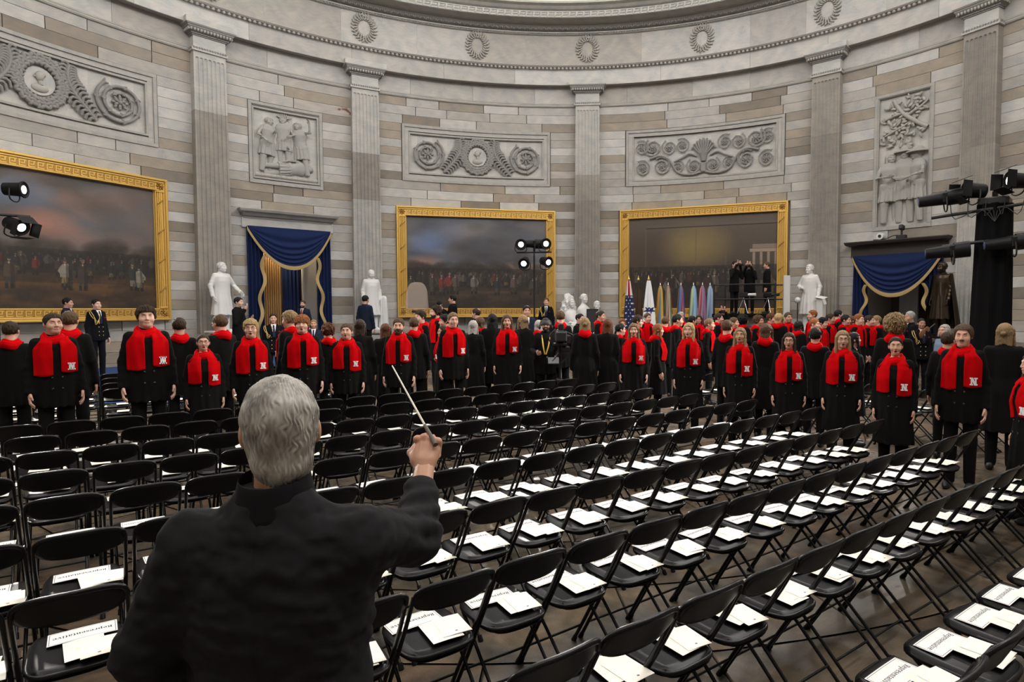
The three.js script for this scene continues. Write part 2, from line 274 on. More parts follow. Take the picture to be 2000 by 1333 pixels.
// entablature ring
{
  const e = struct('trim_1'), a0 = -92 * D2R, a1 = 80 * D2R, arcs = [[-92, 80]];
  mesh('entablature_core', arcSweep([[15.3, 10.72], [14.37, 10.72], [14.37, 13.0], [15.3, 13.5]], 0, Math.PI * 2, .9, false), stoneMould, e);
  for (let s = -92; s < 79.9;) { let n = s + rr(8, 15); if (80 - n < 5) n = 80; mesh(numbered('architrave_stone'), wallBlock(s * D2R, n * D2R - .0006, 10.7, 11.3, 14.33, .05, .006, rnd() * 40, rnd() * 40), STONE[pick([0, 4, 4, 0, 1])], e); s = n; }  // pale stones; their tint also carries the extra brightness near the windows
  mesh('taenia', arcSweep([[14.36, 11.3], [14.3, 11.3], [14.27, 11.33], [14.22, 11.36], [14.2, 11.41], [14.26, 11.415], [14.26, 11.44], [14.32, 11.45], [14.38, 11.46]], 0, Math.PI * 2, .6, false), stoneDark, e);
  const beads = []; for (let a = -88; a < 78; a += .62) { const t = a * D2R; beads.push(ball(.052, 14.255 * Math.sin(t), 11.312, -14.255 * Math.cos(t), [1, 1, 1], 7, 5)); }
  mesh('bead_row', beads, stoneMould, e).userData.kind = 'stuff';
  for (let s = -92, i = 0; s < 79.9; i++) { let n = s + rr(7, 11); if (80 - n < 5) n = 80; mesh(numbered('frieze_slab'), wallBlock(s * D2R, n * D2R - .0006, 11.46, 12.62, 14.36, .03, .006, rnd() * 40, rnd() * 40), STONE[pick([0, 4, 4, 0, 1, 6])], e); s = n; }  // paler slabs here too, window light partly put into their tint
  mesh('dentil_fillet', arcSweep([[14.37, 12.6], [14.3, 12.62], [14.27, 12.66], [14.22, 12.66], [14.22, 12.71], [14.3, 12.72]], 0, Math.PI * 2, .6, false), stonePale, e);
  const dent = []; for (let a = -88; a < 78; a += .42) { const t = a * D2R; dent.push(move(new THREE.BoxGeometry(.055, .035, .03), 14.265 * Math.sin(t), 12.64, -14.265 * Math.cos(t), 0, -t, 0)); }
  mesh('dentil_row', dent, stoneMould, e).userData.kind = 'stuff';
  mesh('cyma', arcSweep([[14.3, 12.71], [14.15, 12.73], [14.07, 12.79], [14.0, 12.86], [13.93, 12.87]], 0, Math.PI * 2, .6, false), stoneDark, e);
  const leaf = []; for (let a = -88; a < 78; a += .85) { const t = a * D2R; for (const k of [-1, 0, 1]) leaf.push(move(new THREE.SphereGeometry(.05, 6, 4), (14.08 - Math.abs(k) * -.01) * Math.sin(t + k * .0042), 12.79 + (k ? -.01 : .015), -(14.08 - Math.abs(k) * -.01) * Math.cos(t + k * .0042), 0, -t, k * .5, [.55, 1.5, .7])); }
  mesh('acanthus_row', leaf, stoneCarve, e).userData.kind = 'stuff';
  mesh('corona', arcSweep([[13.95, 12.87], [13.93, 12.9], [13.6, 12.94], [13.55, 12.95], [13.55, 13.2], [13.6, 13.21], [13.55, 13.23], [13.5, 13.26], [13.42, 13.34], [13.3, 13.39], [13.3, 13.46], [14, 13.48]], 0, Math.PI * 2, .6, false), stoneMould, e);
  const key = [], kb = (t, dx, dy, w, h) => { const an = t + dx / 13.54; key.push(move(new THREE.BoxGeometry(w, h, .025), 13.54 * Math.sin(an), 13.075 + dy, -13.54 * Math.cos(an), 0, -an, 0)); };
  for (let a = -60; a < 60; a += 1.15) { const t = a * D2R; kb(t, 0, .095, .27, .035); kb(t, -.03, -.095, .21, .035); kb(t, -.118, .03, .035, .13); kb(t, .118, -.0, .035, .19); kb(t, .04, .03, .035, .06); kb(t, -.02, 0.0, .13, .035); }
  mesh('greek_key_band', key, stonePale, e).userData.kind = 'stuff';
  // laurel wreaths on the frieze
  for (const a of [-71.5, PIL[0], PIL[1], -17.6, PIL[2], 17.36, PIL[3], PIL[4], 70]) {
    const w = thing('stone_wreath', 'carved laurel wreath on the upper frieze ' + ({ '-71.5': 'far left above the left painting', '-54.35': 'above the first fluted pilaster', '-34.3': 'above the second fluted pilaster', '-17.6': 'above the dark battle painting', '-0.4': 'above the middle pilaster', '17.36': 'above the painting of the assembly hall', '35.3': 'above the fourth pilaster', '54.15': 'above the last pilaster', '70': 'far right beyond the last pilaster' })[a], 'wreath', [0, 0, 0], 0, 'laurel wreaths on the frieze');
    onWall(w, a, 14.36, 12.1);
    const lv = []; for (let i = 0; i < 24; i++) { const t = (i + .5) / 24 * 2 * Math.PI, up = t > Math.PI ? -1 : 1; for (const k of [-1, 0, 1]) { const r = .36 + k * .07, tt = t + k * .04; lv.push(move(new THREE.SphereGeometry(.068, 6, 4), Math.sin(tt) * r * .95, -Math.cos(tt) * r * 1.12, .04, 0, 0, tt + k * .55 * up * (1) + Math.PI / 2, [1.25, .42, .6])); } }
    mesh('leaves', lv, stoneMould, w); mesh('stem_ring', move(new THREE.TorusGeometry(.37, .02, 5, 36), 0, 0, .015, 0, 0, 0, [.95, 1.12, .6]), stoneMould, w);
    mesh('ribbon', [tube([[-.16, .4, .04], [-.05, .45, .06], [.05, .4, .05], [.16, .44, .04]], .03, 10, 5), tube([[-.1, .46, .04], [0, .4, .06], [.1, .46, .04]], .025, 8, 5)], stoneMould, w);
  }
}
// fluted pilasters
PIL.forEach((a, n) => {
  const p = thing('fluted_pilaster', 'fluted grey stone pilaster ' + ['right of the left painting', 'between the left doorway and the dark battle painting', 'in the middle between the two large paintings', 'between the right painting and the right doorway', 'behind the black lighting tower at the right'][n], 'pilaster', [0, 0, 0], 0, 'pilasters round the rotunda wall');
  onWall(p, a);
  const D = .3, hw = (y) => mix(.52, .468, y / 9.9);
  const cuts = [0, 1.1, [5.7, 5.9, 6.2, 4.2, 4.6][n], [8.1, 7.6, 7.2, 7.9, 6.6][n], 9.9];
  for (let k = 0; k < 4; k++) {
    const y0 = cuts[k], y1 = cuts[k + 1], ys = [y0]; for (let y = y0 + .9; y < y1 - .3; y += .9) ys.push(y); ys.push(k === 3 ? 9.68 : y1); if (k === 3) for (let i = 1; i <= 5; i++) ys.push(9.68 + .05 * Math.sin(i / 5 * Math.PI / 2)); if (k === 3) ys.push(9.9);
    const prof = (y) => { // section across the face
      const w = hw(y), pts = [[-w, -.02], [-w, D]], u = 2 * w / 7.6, f = y <= 9.68 ? 1 : y >= 9.73 ? 0 : Math.sqrt(Math.max(0, 1 - ((y - 9.68) / .05) ** 2));
      for (let j = 0; j < 7; j++) { const c = -w + .3 * u + (j + .5) * u, h = u * .41 * Math.max(f, .02); for (let i = 0; i <= 6; i++) { const t = Math.PI * i / 6; pts.push([c - h * Math.cos(t), D - h * .8 * Math.sin(t) * (f > 0 ? 1 : 0)]); } }
      pts.push([w, D], [w, -.02]); return pts;
    };
    const P = [], U = [], I = [], np = prof(0).length, ou = rnd() * 20;
    ys.forEach((y) => { let s = 0; prof(y).forEach(([x, z], i, l) => { if (i) s += Math.hypot(x - l[i - 1][0], z - l[i - 1][1]); P.push(x, y + (y === y1 && k < 3 ? -.004 : 0), z); U.push(x + ou, y); }); });
    for (let r = 0; r + 1 < ys.length; r++) for (let i = 0; i + 1 < np; i++) { const b = r * np + i; I.push(b, b + 1, b + np + 1, b, b + np + 1, b + np); }
    const g = new THREE.BufferGeometry(); g.setAttribute('position', new THREE.Float32BufferAttribute(P, 3)); g.setAttribute('uv', new THREE.Float32BufferAttribute(U, 2)); g.setIndex(I);
    const h = g.toNonIndexed(); h.computeVertexNormals();
    mesh('shaft_drum', h, stoneFlute[[[2, 1, 1, 0], [2, 2, 3, 0], [1, 3, 1, 0], [0, 1, 3, 1], [0, 0, 1, 3]][n][k]], p);
  }
  mesh('base', rectLoft([[0, .62, D + .12], [.3, .62, D + .12], [.32, .6, D + .1], [.4, .56, D + .05], [.44, .53, D + .02]]), stoneMould, p);
  const w = .468;
  mesh('necking', rectLoft([[9.9, w, D], [9.905, w + .05, D + .05], [9.95, w + .055, D + .055], [9.99, w + .05, D + .05], [10.0, w, D], [10.37, w, D]]), stonePale, p);
  const orn = []; for (let i = -6; i <= 6; i++) orn.push(ball(.035, i * .076, 9.99, D + .05, [1, 1.1, .8], 6, 5)); for (const s of [-1, 1]) for (let i = 0; i < 4; i++) orn.push(ball(.035, s * (w + .05), 9.99, .05 + i * .08, [.8, 1.1, 1], 6, 5));
  mesh('astragal_ornament', orn, stoneCarve, p);
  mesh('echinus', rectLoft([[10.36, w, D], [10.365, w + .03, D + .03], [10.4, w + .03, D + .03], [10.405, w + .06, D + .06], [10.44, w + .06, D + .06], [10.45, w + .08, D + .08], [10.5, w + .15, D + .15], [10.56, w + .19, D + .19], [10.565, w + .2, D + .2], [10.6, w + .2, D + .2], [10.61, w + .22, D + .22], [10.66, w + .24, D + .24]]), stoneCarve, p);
  const eggs = [], bd = []; for (let i = -6; i <= 6; i++) { eggs.push(ball(.044, i * .093, 10.51, D + .15, [.8, 1.35, .8], 7, 6)); } for (const s of [-1, 1]) for (let i = 0; i < 5; i++) eggs.push(ball(.044, s * (w + .15), 10.51, .06 + i * .09, [.8, 1.35, .8], 7, 6));
  for (let i = -11; i <= 11; i++) bd.push(ball(.018, i * .048, 10.42, D + .065, [1, 1, 1], 6, 4));
  mesh('egg_and_dart', eggs, stoneMould, p); mesh('bead_string', bd, stonePale, p);
  mesh('abacus', rectLoft([[10.655, w + .255, D + .24], [10.84, w + .255, D + .24]]), stonePale, p);
});

// ---------------------------------------------------------------- large paintings in gilt frames
function paintCanvas(kind) {
  const W = 1200, H = 800, c = document.createElement('canvas'); c.width = W; c.height = H; const x = c.getContext('2d'), rn = mulberry(900 + kind), q = (a, b) => a + (b - a) * rn();
  const blob = (cx, cy, r, col, al, sy = .6) => { const g = x.createRadialGradient(0, 0, 0, 0, 0, r); g.addColorStop(0, 'rgba(' + col + ',' + al + ')'); g.addColorStop(.6, 'rgba(' + col + ',' + al * .55 + ')'); g.addColorStop(1, 'rgba(' + col + ',0)'); x.save(); x.translate(cx, cy); x.scale(1, sy); x.fillStyle = g; x.beginPath(); x.arc(0, 0, r, 0, 7); x.fill(); x.restore(); };
  const person = (px, py, h, coat, legs) => { // small loose brush figure
    const w = h * q(.12, .16), lean = q(-.25, .25) * w, arm = q(.2, 1.1) * (rn() < .5 ? -1 : 1);
    x.fillStyle = legs; x.beginPath(); x.moveTo(px - w * .75 + lean, py - h * .5); x.lineTo(px + w * .75 + lean, py - h * .5); x.quadraticCurveTo(px + w * .9, py - h * .25, px + w * .75, py - h * .12); x.lineTo(px + w * .2, py - h * .12); x.lineTo(px, py - h * .3); x.lineTo(px - w * .3, py - h * .12); x.lineTo(px - w * .85, py - h * .12); x.fill();
    x.fillStyle = '#1c1714'; x.fillRect(px - w * .9, py - h * .15, w * .65, h * .15); x.fillRect(px + w * .15, py - h * .15, w * .65, h * .15);
    x.fillStyle = coat; x.beginPath(); x.moveTo(px - w * .95 + lean, py - h * .78); x.quadraticCurveTo(px + lean, py - h * .9, px + w * .95 + lean, py - h * .78); x.quadraticCurveTo(px + w * 1.1, py - h * .6, px + w * 1.15, py - h * .36); x.lineTo(px - w * 1.1, py - h * .36); x.quadraticCurveTo(px - w * 1.15, py - h * .6, px - w * .95 + lean, py - h * .78); x.fill();
    x.strokeStyle = coat; x.lineWidth = w * .5; x.beginPath(); x.moveTo(px + Math.sign(arm) * w * .9 + lean, py - h * .74); x.lineTo(px + Math.sign(arm) * w * (1.2 + Math.abs(arm) * .4), py - h * (.58)); x.lineTo(px + arm * w * 1.9, py - h * .46); x.stroke();
    x.fillStyle = 'rgba(10,8,8,.4)'; x.beginPath(); x.moveTo(px + w * .25 + lean, py - h * .84); x.lineTo(px + w * 1.0 + lean, py - h * .76); x.lineTo(px + w * 1.15, py); x.lineTo(px + w * .3, py); x.fill();
    x.fillStyle = 'rgba(190,182,170,.7)'; x.beginPath(); x.ellipse(px + lean - w * .05, py - h * .8, w * .22, h * .035, 0, 0, 7); x.fill();
    x.fillStyle = 'rgb(' + Math.round(q(120, 160)) + ',' + Math.round(q(90, 115)) + ',86)'; x.beginPath(); x.ellipse(px + lean, py - h * .91, h * .045, h * .062, 0, 0, 7); x.fill(); x.fillStyle = pickOf(['#2c2420', '#6a635c', '#453a32'], rn); x.beginPath(); x.ellipse(px + lean + h * .008, py - h * .942, h * .05, h * .038, 0, 0, 7); x.fill();
  };
  const crowd = (rows, coats, legs, n) => { for (let r = 0; r < rows.length; r++) { const [yb, h0, dens] = rows[r]; for (let i = 0; i < n * dens; i++) { const px = q(10, W - 10) + 60 * Math.sin(i * 1.7), h = h0 * q(.88, 1.1); person(px, yb + q(-10, 10), h, pickOf(coats, rn), pickOf(legs, rn)); } x.fillStyle = 'rgba(28,22,18,' + [.5, .32, .12][r] + ')'; x.fillRect(0, yb - h0 * 1.2, W, h0 * 1.5); } };
  if (kind < 2) {
    x.fillStyle = kind ? '#5d5c60' : '#5e5855'; x.fillRect(0, 0, W, H);
    for (let i = 0; i < 110; i++) blob(q(0, W), q(0, H * .62), q(60, 230), kind ? ['64,64,70', '104,102,104', '84,92,112', '54,52,54', '126,114,106'][i % 5] : ['84,76,72', '112,98,90', '88,96,108', '60,54,50', '140,104,88'][i % 5], .45, .5);
    if (kind) { blob(190, 230, 210, '104,130,178', .7); blob(330, 120, 220, '112,124,150', .5); blob(140, 400, 190, '176,128,104', .6, .4); blob(980, 470, 290, '182,146,112', .7, .35); blob(620, 330, 330, '50,47,50', .75, .55); blob(900, 160, 250, '72,70,72', .6); }
    else { blob(430, 140, 240, '102,120,148', .7, .5); blob(560, 300, 230, '188,126,104', .7, .45); blob(740, 360, 170, '150,108,92', .6, .5); blob(60, 80, 260, '62,44,28', .95, .7); blob(250, 30, 180, '74,56,38', .8, .5); blob(950, 270, 240, '92,90,94', .6); blob(1060, 520, 150, '176,164,138', .55, .9); }
    for (let i = 0; i < 26; i++) blob(q(0, W), q(H * .52, H * .6), q(50, 120), '46,38,32', .8, .7);
    const g = x.createLinearGradient(0, H * .54, 0, H); g.addColorStop(0, 'rgba(44,36,30,0)'); g.addColorStop(.2, 'rgba(42,34,28,.95)'); g.addColorStop(.6, kind ? 'rgb(60,48,37)' : 'rgb(86,58,30)'); g.addColorStop(1, 'rgb(32,25,21)'); x.fillStyle = g; x.fillRect(0, H * .5, W, H * .5);
    for (let i = 0; i < 70; i++) blob(q(0, W), q(H * .78, H), q(40, 150), i % 3 ? '34,26,20' : kind ? '104,78,52' : '132,86,38', .35, .3);
    const coats = kind ? ['#2c2c33', '#443c38', '#3a3430', '#5a4a40', '#7a2a25', '#6f685e'] : ['#8a241a', '#2c2b32', '#30302f', '#4c3a2c', '#262a33', '#8a8274', '#3a302a'];
    crowd([[H * .7, 95, 2.4], [H * .76, 125, 1.3], [H * .85, 185, .42]], coats, ['#3a332d', '#4a4038', '#7c6a3a', '#6e685e', '#2c2622'], 22);
  } else {
    const g = x.createLinearGradient(0, 0, 0, H); g.addColorStop(0, '#5d534b'); g.addColorStop(.18, '#50463c'); g.addColorStop(.6, '#42372e'); g.addColorStop(1, '#241b17'); x.fillStyle = g; x.fillRect(0, 0, W, H);
    blob(560, 260, 340, '142,122,70', .8, .7); blob(460, 300, 220, '120,106,64', .6); blob(200, 330, 260, '66,52,44', .6, .9);
    x.fillStyle = 'rgba(92,81,72,.75)'; x.fillRect(150, 70, 1050, 18); x.fillStyle = 'rgba(40,33,28,.8)'; x.fillRect(150, 90, 1050, 9); x.fillStyle = 'rgba(96,82,68,.5)'; for (const px of [140, 560, 800]) x.fillRect(px, 100, 12, 420);
    x.fillStyle = '#94816f'; x.fillRect(990, 300, 210, 26); x.fillStyle = '#7d6c60'; x.fillRect(1010, 262, 190, 36); for (let i = 0; i < 4; i++) { x.fillStyle = '#8c7a6c'; x.fillRect(1012 + i * 55, 328, 20, 200); }
    crowd([[H * .71, 115, 2.6], [H * .77, 145, 1.3], [H * .87, 200, .4]], ['#2c2420', '#3a2724', '#552c28', '#332e2a', '#6b5e54', '#241f1e'], ['#2c2420', '#85672f', '#443a32', '#241d1a'], 24);
    for (let i = 0; i < 40; i++) blob(q(0, W), q(H * .84, H), q(50, 150), i % 4 ? '28,20,16' : '78,34,27', .5, .4);
  }
  { for (let i = 0; i < 900; i++) blob(q(0, W), q(H * .5, H), q(6, 26), i % 2 ? '30,24,20' : '92,76,60', .12, 1); }
  // craquelure and brush grain
  for (let i = 0; i < 5000; i++) { x.fillStyle = 'rgba(' + (rn() < .5 ? '0,0,0' : '150,135,115') + ',.05)'; x.fillRect(q(0, W), q(0, H), q(4, 22), q(1, 3)); }
  const t = new THREE.CanvasTexture(c); t.colorSpace = THREE.SRGBColorSpace; return t;
}
function pickOf(l, rn) { return l[Math.floor(rn() * l.length)]; }
const keyUnit = (x, y, z, s, flip) => { const b = (dx, dy, w, h) => new THREE.BoxGeometry(w * s, h * s, .02).translate(x + dx * s * (flip ? -1 : 1), y + dy * s, z); return [b(0, .42, 1, .15), b(-.05, -.42, .9, .15), b(-.42, 0, .15, .7), b(.25, .12, .15, .45), b(-.02, -.05, .5, .15)]; };
function painting(a, halfW, kind, label) {
  const p = thing('framed_painting', label, 'painting', [0, 0, 0], 0); const off = R * (1 - Math.cos(halfW / R)) + .02; onWall(p, a, R - off + .06, 3.67);
  const w = halfW, h = 2.13, f = .36, z = .02;
  const cm = mesh('canvas', new THREE.PlaneGeometry(2 * (w - f) + .02, 2 * (h - f) + .02), new THREE.MeshStandardMaterial({ map: paintCanvas(kind), roughness: .62 }), p); cm.position.z = z + .02;
  mesh('backing_board', box(2 * w - .1, 2 * h - .1, .1, 0, 0, -.05), blackMatt, p);
  for (const s of [-1, 1]) { // rails
    const r = mesh(s > 0 ? 'top_rail' : 'bottom_rail', [box(2 * w, .07, .3, 0, s * (h - .035), z + .02, .015), box(2 * w - .1, f - .05, .16, 0, s * (h - f / 2 - .02), z + .03), box(2 * w - .16, .05, .24, 0, s * (h - .1), z + .02, .012), box(2 * (w - f) + .08, .045, .24, 0, s * (h - f + .022), z + .02, .012)], gold, p);
    const k = [], n = Math.round(2 * (w - f) / .2); for (let i = 0; i < n; i++) k.push(...keyUnit(-(w - f) + (i + .5) * 2 * (w - f) / n, s * (h - .225), z + .118, .165, false));
    mesh('greek_key', k, gold, r); mesh('key_ground', box(2 * (w - f), .19, .01, 0, s * (h - .225), z + .112, .001), goldDark, r);
  }
  for (const s of [-1, 1]) {
    const x = s * (w - f / 2 - .03), r = mesh('side_rail', [box(.07, 2 * h - .1, .3, s * (w - .035), 0, z + .02, .015), box(.05, 2 * (h - .15), .24, s * (w - .1), 0, z + .02, .012), box(f - .04, 2 * h - .2, .1, x, 0, z), box(.04, 2 * (h - f) + .1, .2, s * (w - f + .02), 0, z + .02, .01)], gold, p);
    const reeds = []; for (let i = 0; i < 6; i++) { const t = (i + .5) / 6 * Math.PI; reeds.push(move(new THREE.CylinderGeometry(.021, .021, 2 * (h - f) - .1, 7), x + s * -.01 - Math.cos(t) * .09, 0, z + .05 + Math.sin(t) * .085)); }
    mesh('reeded_column', reeds, gold, r); for (const v of [-1, 1]) mesh('column_cap', box(.23, .06, .2, x - s * .01, v * (h - f - .02), z + .06, .012), gold, r);
    for (let i = 0; i < 4; i++) { const y = -1.35 + i * .88, pts = []; for (let j = 0; j <= 8; j++) { const t = j / 8 * Math.PI; pts.push([x - s * .01 - Math.cos(t) * .118, y + j / 8 * .32 * 1, z + .05 + Math.sin(t) * .115]); } mesh('ribbon_band', tube(pts, .017, 12, 5), goldDark, r); }
    for (const v of [-1, 1]) { const l = []; for (let i = 0; i < 8; i++) { const t = i / 8 * 2 * Math.PI; l.push(move(new THREE.SphereGeometry(.05, 6, 5), x + Math.cos(t) * .075, v * (h - .21) + Math.sin(t) * .075, z + .13, 0, 0, t, [1, .5, .5])); } l.push(ball(.04, x, v * (h - .21), z + .15)); mesh('corner_rosette', l, goldDark, p); }
  }
}
painting(-71.6, 3.08, 0, 'large gilt framed painting of gathered officers under evening clouds, far left');
painting(-17.75, 3.08, 1, 'gilt framed dark painting of riders under a smoky sky, left of the middle pilaster');
painting(17.42, 3.2, 2, 'gilt framed painting of a crowded brown hall, right of the middle pilaster');

// ---------------------------------------------------------------- carved relief panels
function bend(g) { // lay a flat piece onto the round wall
  const p = g.attributes.position, n = g.attributes.normal;
  for (let i = 0; i < p.count; i++) { const f = p.getX(i) / R, s = Math.sin(f), c = Math.cos(f), r = R - p.getZ(i); p.setX(i, r * s); p.setZ(i, R - r * c); const nx = n.getX(i), nz = n.getZ(i); n.setX(i, nx * c - nz * s); n.setZ(i, nx * s + nz * c); }
  return g;
}
const bm = (name, list, mat, parent) => mesh(name, bend(merge(list)), mat, parent);
function panelFrame(p, W, H, w, h, dx = 0, dy = 0) { // outer size, inner size and offset of the inner field
  const seg = (x0, x1, y0, y1, z, d) => { const n = Math.max(1, Math.ceil((x1 - x0) / .6)), l = []; for (let i = 0; i < n; i++) { const s = (x1 - x0) / n; l.push(box(s + .001, y1 - y0, d, x0 + s * (i + .5), (y0 + y1) / 2, z + d / 2, n > 1 ? 0.0005 : .006)); } return l; };
  const ring = (X, Y, t, z, d) => [...seg(-X, X, Y - t, Y, z, d), ...seg(-X, X, -Y, -Y + t, z, d), ...seg(-X, -X + t, -Y + t, Y - t, z, d), ...seg(X - t, X, -Y + t, Y - t, z, d)];
  bm('panel_ground', seg(-W / 2, W / 2, -H / 2, H / 2, -.1, .02), stoneGround, p);
  bm('outer_moulding', ring(W / 2, H / 2, .1, -.1, .14), stoneMould, p);
  bm('middle_moulding', ring(W / 2 - .1, H / 2 - .1, Math.max(.03, (W - w) / 2 - .16), -.1, .1), STONE[1], p);
  bm('inner_moulding', ring(w / 2 + .06, h / 2 + .06, .06, -.1, .12), stoneMould, p);
}
const rosette = (x, y, r) => { const l = [ball(r * .28, x, y, .02, [1, 1, .8])]; for (const [n, q, s] of [[6, .48, .3], [8, .8, .26]]) for (let i = 0; i < n; i++) { const t = i / n * 2 * Math.PI + q; l.push(move(new THREE.SphereGeometry(r * s, 6, 4), x + Math.cos(t) * r * q, y + Math.sin(t) * r * q, -.01, 0, 0, t, [1.25, .75, .7])); } return l; };
function scroll(x, y, r, dir, turns, start, leafy = true) {
  const pts = [], l = []; const N = Math.round(turns * 14);
  for (let i = 0; i <= N; i++) { const t = i / N, a = start + dir * t * turns * 2 * Math.PI, q = r * (1 - t * .6); pts.push([x + Math.cos(a) * q, y + Math.sin(a) * q, -.02 + .02 * (1 - t)]); if (leafy && i % 2 === 0) { for (const e of [-1, 1]) l.push(move(new THREE.SphereGeometry(r * .1, 6, 4), x + Math.cos(a) * q * (1 + .06 * e), y + Math.sin(a) * q * (1 + .06 * e), .0, 0, 0, a + dir * (1.57 + e * .6), [1.3, .5, .7])); } }
  return [tube(pts, r * .075, N * 2, 6), ...l];
}
function wreathOf(x, y, rx, ry, n, s) { const l = []; for (let i = 0; i < n; i++) { const t = i / n * 2 * Math.PI; for (const k of [-1, 0, 1]) { const q = 1 + k * .15; l.push(move(new THREE.SphereGeometry(s, 6, 4), x + Math.sin(t + k * .05) * rx * q, y - Math.cos(t + k * .05) * ry * q, .0, 0, 0, t + Math.PI / 2 * 0 + k * .8 + i * 1.7, [1.15, .6, .7])); } } return l; }
function plume(x, y, h, dir) { // tall curling feather leaf
  const l = [], at = (t) => [x + dir * (.34 * Math.sin(t * 2.6 - .5) - .1) * h, y - h / 2 + t * h];
  const sp = []; for (let i = 0; i <= 10; i++) { const p = at(i / 10); sp.push([p[0], p[1], .0]); } l.push(tube(sp, .05, 16, 5));
  for (let i = 0; i < 15; i++) { const t = i / 15, p = at(t + .03), q = at(t + .08), an = Math.atan2(q[1] - p[1], q[0] - p[0]); for (const s of [-1, 1]) { const L = .25 * h * (1 - Math.abs(t - .45) * .9); l.push(tube([[p[0], p[1], -.02], [p[0] + Math.cos(an + s * .9) * L * .6, p[1] + Math.sin(an + s * .9) * L * .6, .02], [p[0] + Math.cos(an + s * 1.5) * L, p[1] + Math.sin(an + s * 1.5) * L, -.02]], .042, 5, 5)); } } return l;
}
function portraitPanel(aC, w, h, yC, label) {
  const p = thing('carved_panel', label, 'relief', [0, 0, 0], 0); onWall(p, aC, R, yC); panelFrame(p, w + .62, h + .7, w, h);
  for (const s of [-1, 1]) {
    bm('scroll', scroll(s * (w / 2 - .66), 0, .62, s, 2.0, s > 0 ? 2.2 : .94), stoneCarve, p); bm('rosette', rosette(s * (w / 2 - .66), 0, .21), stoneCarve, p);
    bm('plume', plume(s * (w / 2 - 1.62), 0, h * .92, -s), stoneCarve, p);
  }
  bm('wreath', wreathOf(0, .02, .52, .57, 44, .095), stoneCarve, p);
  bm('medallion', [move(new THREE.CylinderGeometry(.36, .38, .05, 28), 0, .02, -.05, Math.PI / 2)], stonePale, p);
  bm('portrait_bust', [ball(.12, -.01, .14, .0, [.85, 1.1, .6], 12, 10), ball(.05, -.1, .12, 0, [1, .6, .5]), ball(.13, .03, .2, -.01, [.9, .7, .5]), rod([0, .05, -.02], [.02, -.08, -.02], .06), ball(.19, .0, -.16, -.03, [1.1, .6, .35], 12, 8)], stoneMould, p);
}
portraitPanel(-17.64, 5.15, 1.44, 7.86, 'carved stone panel with wreathed portrait over the dark battle painting');
portraitPanel(-71.3, 5.15, 1.46, 7.84, 'carved stone panel with wreathed portrait at the far upper left');
{ // palmette panel
  const w = 5.45, h = 1.68, p = thing('carved_panel', 'carved stone panel of palmette and leafy scrolls over the brown hall painting', 'relief'); onWall(p, 17.5, R, 7.84); panelFrame(p, w + .62, h + .5, w, h);
  for (const s of [-1, 1]) {
    const S = [[.36, -.42, .3, 1.6, -1], [.98, -.42, .26, 1.5, 1], [1.32, .36, .3, 1.5, -1], [1.62, -.36, .36, 1.6, 1], [1.98, .38, .36, 1.6, -1], [2.38, -.4, .32, 1.6, 1], [2.42, .4, .3, 1.5, 1], [.82, .38, .3, 1.5, 1]];
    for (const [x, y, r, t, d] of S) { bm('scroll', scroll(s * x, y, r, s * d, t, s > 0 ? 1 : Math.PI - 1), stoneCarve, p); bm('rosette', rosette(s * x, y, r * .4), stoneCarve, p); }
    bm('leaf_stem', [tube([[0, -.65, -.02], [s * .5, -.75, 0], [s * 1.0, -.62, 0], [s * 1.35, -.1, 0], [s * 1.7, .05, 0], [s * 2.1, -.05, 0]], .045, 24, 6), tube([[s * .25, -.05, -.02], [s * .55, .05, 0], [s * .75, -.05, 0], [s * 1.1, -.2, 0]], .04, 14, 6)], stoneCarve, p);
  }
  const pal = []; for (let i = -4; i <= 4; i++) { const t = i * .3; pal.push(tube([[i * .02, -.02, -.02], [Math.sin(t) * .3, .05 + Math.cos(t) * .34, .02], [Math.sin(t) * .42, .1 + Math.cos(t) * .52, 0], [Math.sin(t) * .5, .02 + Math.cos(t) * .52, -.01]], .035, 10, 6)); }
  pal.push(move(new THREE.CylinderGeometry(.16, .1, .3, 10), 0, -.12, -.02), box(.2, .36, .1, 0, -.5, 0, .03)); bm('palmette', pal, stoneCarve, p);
}

// ---------------------------------------------------------------- distance fields and their mesher
const len3 = Math.hypot;
function cap(p, a, b, ra, rb) { // tapered capsule
  const bx = b[0] - a[0], by = b[1] - a[1], bz = b[2] - a[2], px = p[0] - a[0], py = p[1] - a[1], pz = p[2] - a[2];
  const t = clamp((px * bx + py * by + pz * bz) / (bx * bx + by * by + bz * bz + 1e-9), 0, 1), x = px - bx * t, y = py - by * t, z = pz - bz * t;
  return Math.sqrt(x * x + y * y + z * z) - ra - (rb - ra) * t;
}
function ell(p, cx, cy, cz, rx, ry, rz) { const x = p[0] - cx, y = p[1] - cy, z = p[2] - cz, k0 = Math.sqrt((x / rx) ** 2 + (y / ry) ** 2 + (z / rz) ** 2), k1 = Math.sqrt((x / rx / rx) ** 2 + (y / ry / ry) ** 2 + (z / rz / rz) ** 2); return k1 < 1e-9 ? -Math.min(rx, ry, rz) : k0 * (k0 - 1) / k1; }
const smin = (a, b, k) => { const h = Math.max(k - Math.abs(a - b), 0) / k; return Math.min(a, b) - h * h * k * .25; };
const smax = (a, b, k) => -smin(-a, -b, k);
function tab(T, y) { let i = 0; while (i < T.length - 2 && y > T[i + 1][0]) i++; const a = T[i], b = T[i + 1], t = sst(0, 1, clamp((y - a[0]) / (b[0] - a[0]), 0, 1)) * .4 + clamp((y - a[0]) / (b[0] - a[0]), 0, 1) * .6; return [mix(a[1], b[1], t), mix(a[2], b[2], t), mix(a[3], b[3], t)]; }
